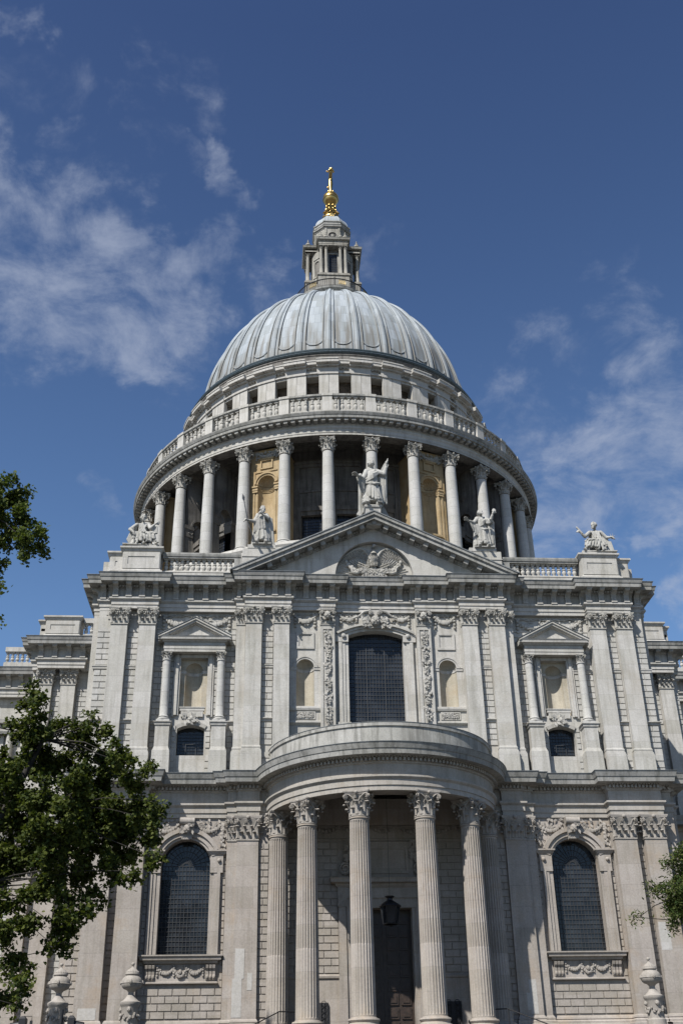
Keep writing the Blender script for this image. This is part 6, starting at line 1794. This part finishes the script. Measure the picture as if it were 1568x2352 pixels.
# ================================================================== TRAFFIC SIGNAL
TS = empty('traffic_signal', (-12.08,-36.5,1.05)); tag(TS, 'black traffic signal post with cross arm and two sideways signal heads', 'traffic light')
w = MB(); w.tube([(0,0,0),(0,0,2.86)], .05, 12); obj('post', w, BK, TS)
w = MB(); w.tube([(-.80,0,2.50),(.40,0,2.50)], .018, 6); w.box(-.76,-.70,-.03,.03,2.38,2.62); w.box(-.33,-.13,-.04,.04,2.42,2.50); w.tube([(-.98,0,2.52),(-.98,0,2.72),(-.72,0,2.72),(-.72,0,2.6)], .008, 4); obj('cross_arm', w, BK, TS)
for s, hx in ((-1,-.93),(1,.26)):
    H = empty('signal_head', (hx,0,0), TS)
    w = MB(); w.box(-.08,.08,-.15,.15,1.75,2.66); w.frust((-.08,.08,-.15,.15),(-.03,.03,-.1,.1),2.66,2.72); obj('housing', w, BK, H)
    for z in (2.50,2.20,1.90):
        w = MB()
        for i in range(9):
            a0, a1 = pi*i/9-.1, pi*(i+1)/9
            w.add([(s*.08,-.11*cos(a0),z+.11*sin(a0)),(s*.08,-.11*cos(a1),z+.11*sin(a1)),(s*.31,-.10*cos(a1),z-.03+.10*sin(a1)),(s*.31,-.10*cos(a0),z-.03+.10*sin(a0))], [(0,1,2,3)])
        w.tube([(s*.08,0,z),(s*.10,0,z)], .10, 14)
        obj('visor', w, BK, H, recalc=False)

# ================================================================== TREES
def maple(mb, c, s, n, t, rnd, narrow=False):
    """one lobed leaf (or a narrow pointed one)"""
    b = n.cross(t)
    if narrow: o = [(0,-.5),(.16,-.15),(.15,.2),(0,.55),(-.15,.2),(-.16,-.15)]
    else: o = [(0,-.45),(.30,-.42),(.52,-.02),(.25,.05),(.30,.38),(0,.58),(-.30,.38),(-.25,.05),(-.52,-.02),(-.30,-.42)]
    mb.v += [tuple(c+(t*y+b*x)*s+n*(abs(x)*-.25*s)) for x, y in o]
    k = len(mb.v)-len(o); mb.f.append(tuple(range(k, k+len(o)))); mb.mi.append(0)
def tree(name, label, base, trunk, blobs, leafsize, dens, leafm, seed, narrow=False, group=None, hang=.35):
    rnd = random.Random(seed); T = empty(name, base); tag(T, label, 'tree', group)
    bx_, by_, bz_ = base
    w = MB()
    tp = [Vector(p)-Vector(base) for p in trunk]; n = len(tp)
    w.tube(tp, [.42*(1-.75*i/(n-1)) for i in range(n)], 12)
    L = MB()
    top = tp[-1]
    for (x, y, z, r) in blobs:
        c = Vector((x,y,z))-Vector(base)
        # limb from the nearest trunk point
        near = min(tp, key=lambda p: (p-c).length+.4*abs(p.z-c.z)); mid = (near+c)/2+Vector((rnd.uniform(-.3,.3),rnd.uniform(-.3,.3),.35*r))
        q1 = near.lerp(c,.3)+Vector((rnd.uniform(-.5,.5),rnd.uniform(-.5,.5),.25*r)); q2 = near.lerp(c,.7)+Vector((rnd.uniform(-.35,.35),rnd.uniform(-.35,.35),.35*r))
        w.tube([near, q1, mid.lerp(q2,.5), q2, c, c+(c-mid).normalized()*r*.5], [.045,.035,.024,.018,.012,.006], 6)
        ntw = max(6, int(9*r*r))
        tips = []
        for k in range(ntw):
            d = Vector((rnd.gauss(0,1), rnd.gauss(0,1), rnd.gauss(0,1)-.15)).normalized(); rr = r*rnd.uniform(.35,1.08)
            e = c+d*rr; m_ = c+d*rr*.5+Vector((0,0,.1*r))
            w.tube([c, m_, e], [.022,.013,.005], 3, False); tips += [(m_, e)]
        nl = int(dens*r*r*max(.6, r**.5))
        for k in range(nl):
            m_, e = rnd.choice(tips); u = rnd.random()**.7; p = m_.lerp(e, u*1.1)+Vector((rnd.gauss(0,.15),rnd.gauss(0,.15),rnd.gauss(0,.15)-hang*rnd.random()*.5))
            nn = Vector((rnd.gauss(0,.7), rnd.gauss(0,.7)-.2, rnd.uniform(.1,1.2))).normalized(); t = nn.orthogonal().normalized()
            t = (Matrix.Rotation(rnd.uniform(0,2*pi), 3, nn) @ t); maple(L, p, leafsize*rnd.uniform(.7,1.25), nn, t, rnd, narrow)
    obj('trunk', w, BARK, T, True, recalc=False); obj('crown', L, leafm, T, recalc=False)
    return T
def pt(px, py, y):
    d = look(px, py); t = (y-CAM.y)/d.y; P = CAM+d*t; return (P.x, y, P.z)

BL_A = [(-17.47,-19.5,17.8,0.76),(-18.31,-16.6,19.56,0.46),(-16.9,-16.9,17.6,0.7),(-17.8,-19.0,16.56,1.21),(-15.17,-18.0,17.6,0.38),(-14.5,-18.2,17.0,0.45),(-15.35,-17.4,16.66,1.14),(-16.96,-16.8,16.02,1.47),(-18.0,-19.6,14.63,1.19),(-13.55,-19.9,15.13,0.89),(-14.82,-16.7,15.24,1.37),(-12.94,-18.3,14.81,0.86),(-12.65,-17.0,14.37,0.84),(-15.59,-20.0,13.41,1.58),(-17.54,-18.2,13.3,1.64),(-13.86,-17.1,13.75,1.46),(-12.05,-19.1,12.7,0.84),(-14.54,-16.2,12.61,1.6),(-12.75,-16.4,12.37,1.02),(-11.86,-19.9,10.99,0.59),(-15.97,-19.9,11.8,1.58),(-17.98,-17.8,11.71,1.24),(-15.57,-16.2,11.28,1.28),(-13.54,-18.5,10.83,0.91),(-12.54,-19.1,10.53,0.52),(-14.12,-18.3,9.89,0.65),(-15.16,-19.9,9.2,0.83),(-16.26,-19.1,10.03,0.9),(-15.61,-18.2,8.44,0.78),(-15.38,-18.0,7.7,0.51),(-14.54,-19.1,8.9,0.6),(-17.26,-19.1,9.51,0.9),(-17.46,-19.1,8.33,1.0),(-16.72,-18.2,8.79,0.61),(-17.18,-18.8,7.04,0.71),(-16.51,-19.9,6.12,0.59),(-17.65,-16.6,5.95,0.63),(-16.92,-17.8,5.51,0.33),(-18.51,-17.4,10.88,1.25),(-17.21,-16.0,11.89,1.07),(-15.17,-16.6,13.68,1.27),(-11.88,-19.5,13.35,0.36),(-15.91,-18.7,7.87,0.4),(-16.81,-17.1,7.15,0.33)]
BL_B = [(-20.37,-17.4,29.73,0.9),(-19.91,-16.7,29.36,0.82),(-20.46,-18.2,28.26,1.17),(-20.03,-17.0,28.17,1.08),(-18.85,-17.5,27.3,0.62),(-19.07,-18.6,26.35,0.83),(-20.12,-17.7,26.56,0.83),(-18.68,-16.9,26.74,0.43),(-18.79,-17.0,26.94,0.48),(-20.71,-18.0,29.89,0.56),(-20.28,-17.7,25.35,0.47),(-19.8,-19.4,23.6,0.36),(-19.72,-18.8,22.08,0.28),(-21.67,-17.1,29.1,1.43),(-21.5,-18.3,26.6,1.2),(-21.9,-19.0,23.8,1.0)]
BL_C = [(9.68,-21.8,10.19,0.4),(9.76,-21.8,9.59,0.59),(9.07,-22.2,9.02,0.4),(8.51,-22.1,9.2,0.22),(8.81,-22.0,9.22,0.29),(7.95,-21.7,8.21,0.13),(7.57,-22.0,8.13,0.15),(9.29,-22.1,8.53,0.51),(9.83,-22.0,8.88,0.92),(10.23,-22.6,9.78,1.08),(8.9,-22.5,8.06,0.25),(9.19,-21.8,7.84,0.22),(10.36,-21.4,8.13,0.93),(10.71,-21.9,9.06,1.1)]
rx = random.Random(77)
BL_A += [(-20.5+rx.uniform(-3.2,1.2), -18+rx.uniform(-2.5,2.5), rx.uniform(9,17), rx.uniform(1.1,1.6)) for k in range(16)]
BL_B += [(-26+rx.uniform(-3,2.2), -19.5+rx.uniform(-2,1), rx.uniform(20,26.5), rx.uniform(1.1,1.5)) for k in range(10)]
BL_C += [(12.6+rx.uniform(-.9,1.6), -22+rx.uniform(-1.4,1.4), rx.uniform(7.6,10.8), rx.uniform(.7,1.0)) for k in range(9)]
tree('plane_tree', 'big leafy plane tree covering the lower left of the facade', (-20.2,-18,1.6), [(-20.2,-18,1.6),(-20.1,-18,6),(-19.6,-18,10),(-18.4,-18,13.5),(-17.2,-18,16.5)], BL_A, .16, 880, LEAF, 31)
tree('plane_tree', 'taller plane tree reaching in from the left edge against the sky', (-25,-18,1.6), [(-25,-18,1.6),(-24.8,-18,10),(-24,-18,18),(-22.8,-18,24),(-21.8,-18,28)], BL_B, .165, 800, LEAF3, 32)
tree('small_tree', 'small narrow leaved tree at the right edge with reddish shoot tips', (11.6,-22,1.9), [(11.6,-22,1.9),(11.5,-22,5),(11.1,-22,7.5),(10.6,-22,9.5)], BL_C, .15, 3600, LEAF2, 33, True, hang=.1)

# ================================================================== GROUND
w = MB()
w.grid(lambda i, j: ([-3000,-200,-60,-20,20,60,200,3000][i], [-3000,-200,-50,-40,-30,-22,-15,0,40,200,3000][j], [0,0,0,.83,1.66,2.32,2.9,2.9,2.9,2.9,2.9][j]), 8, 11)
tag(obj('ground', w, PAVE), kind='structure')
w = MB(); w.box(-3000,3000,-64,-52,-.3,.004)
tag(obj('road', w, ASPH), kind='structure')
w = MB(); w.box(-3000,3000,-52,-51.7,-.3,.12); w.box(-3000,3000,-64.3,-64,-.3,.12); tag(obj('kerb', w, PAVE), kind='structure')
w = MB(); w.box(-3000,3000,-90,-64.3,-.3,.115); tag(obj('pavement', w, PAVE), kind='structure')
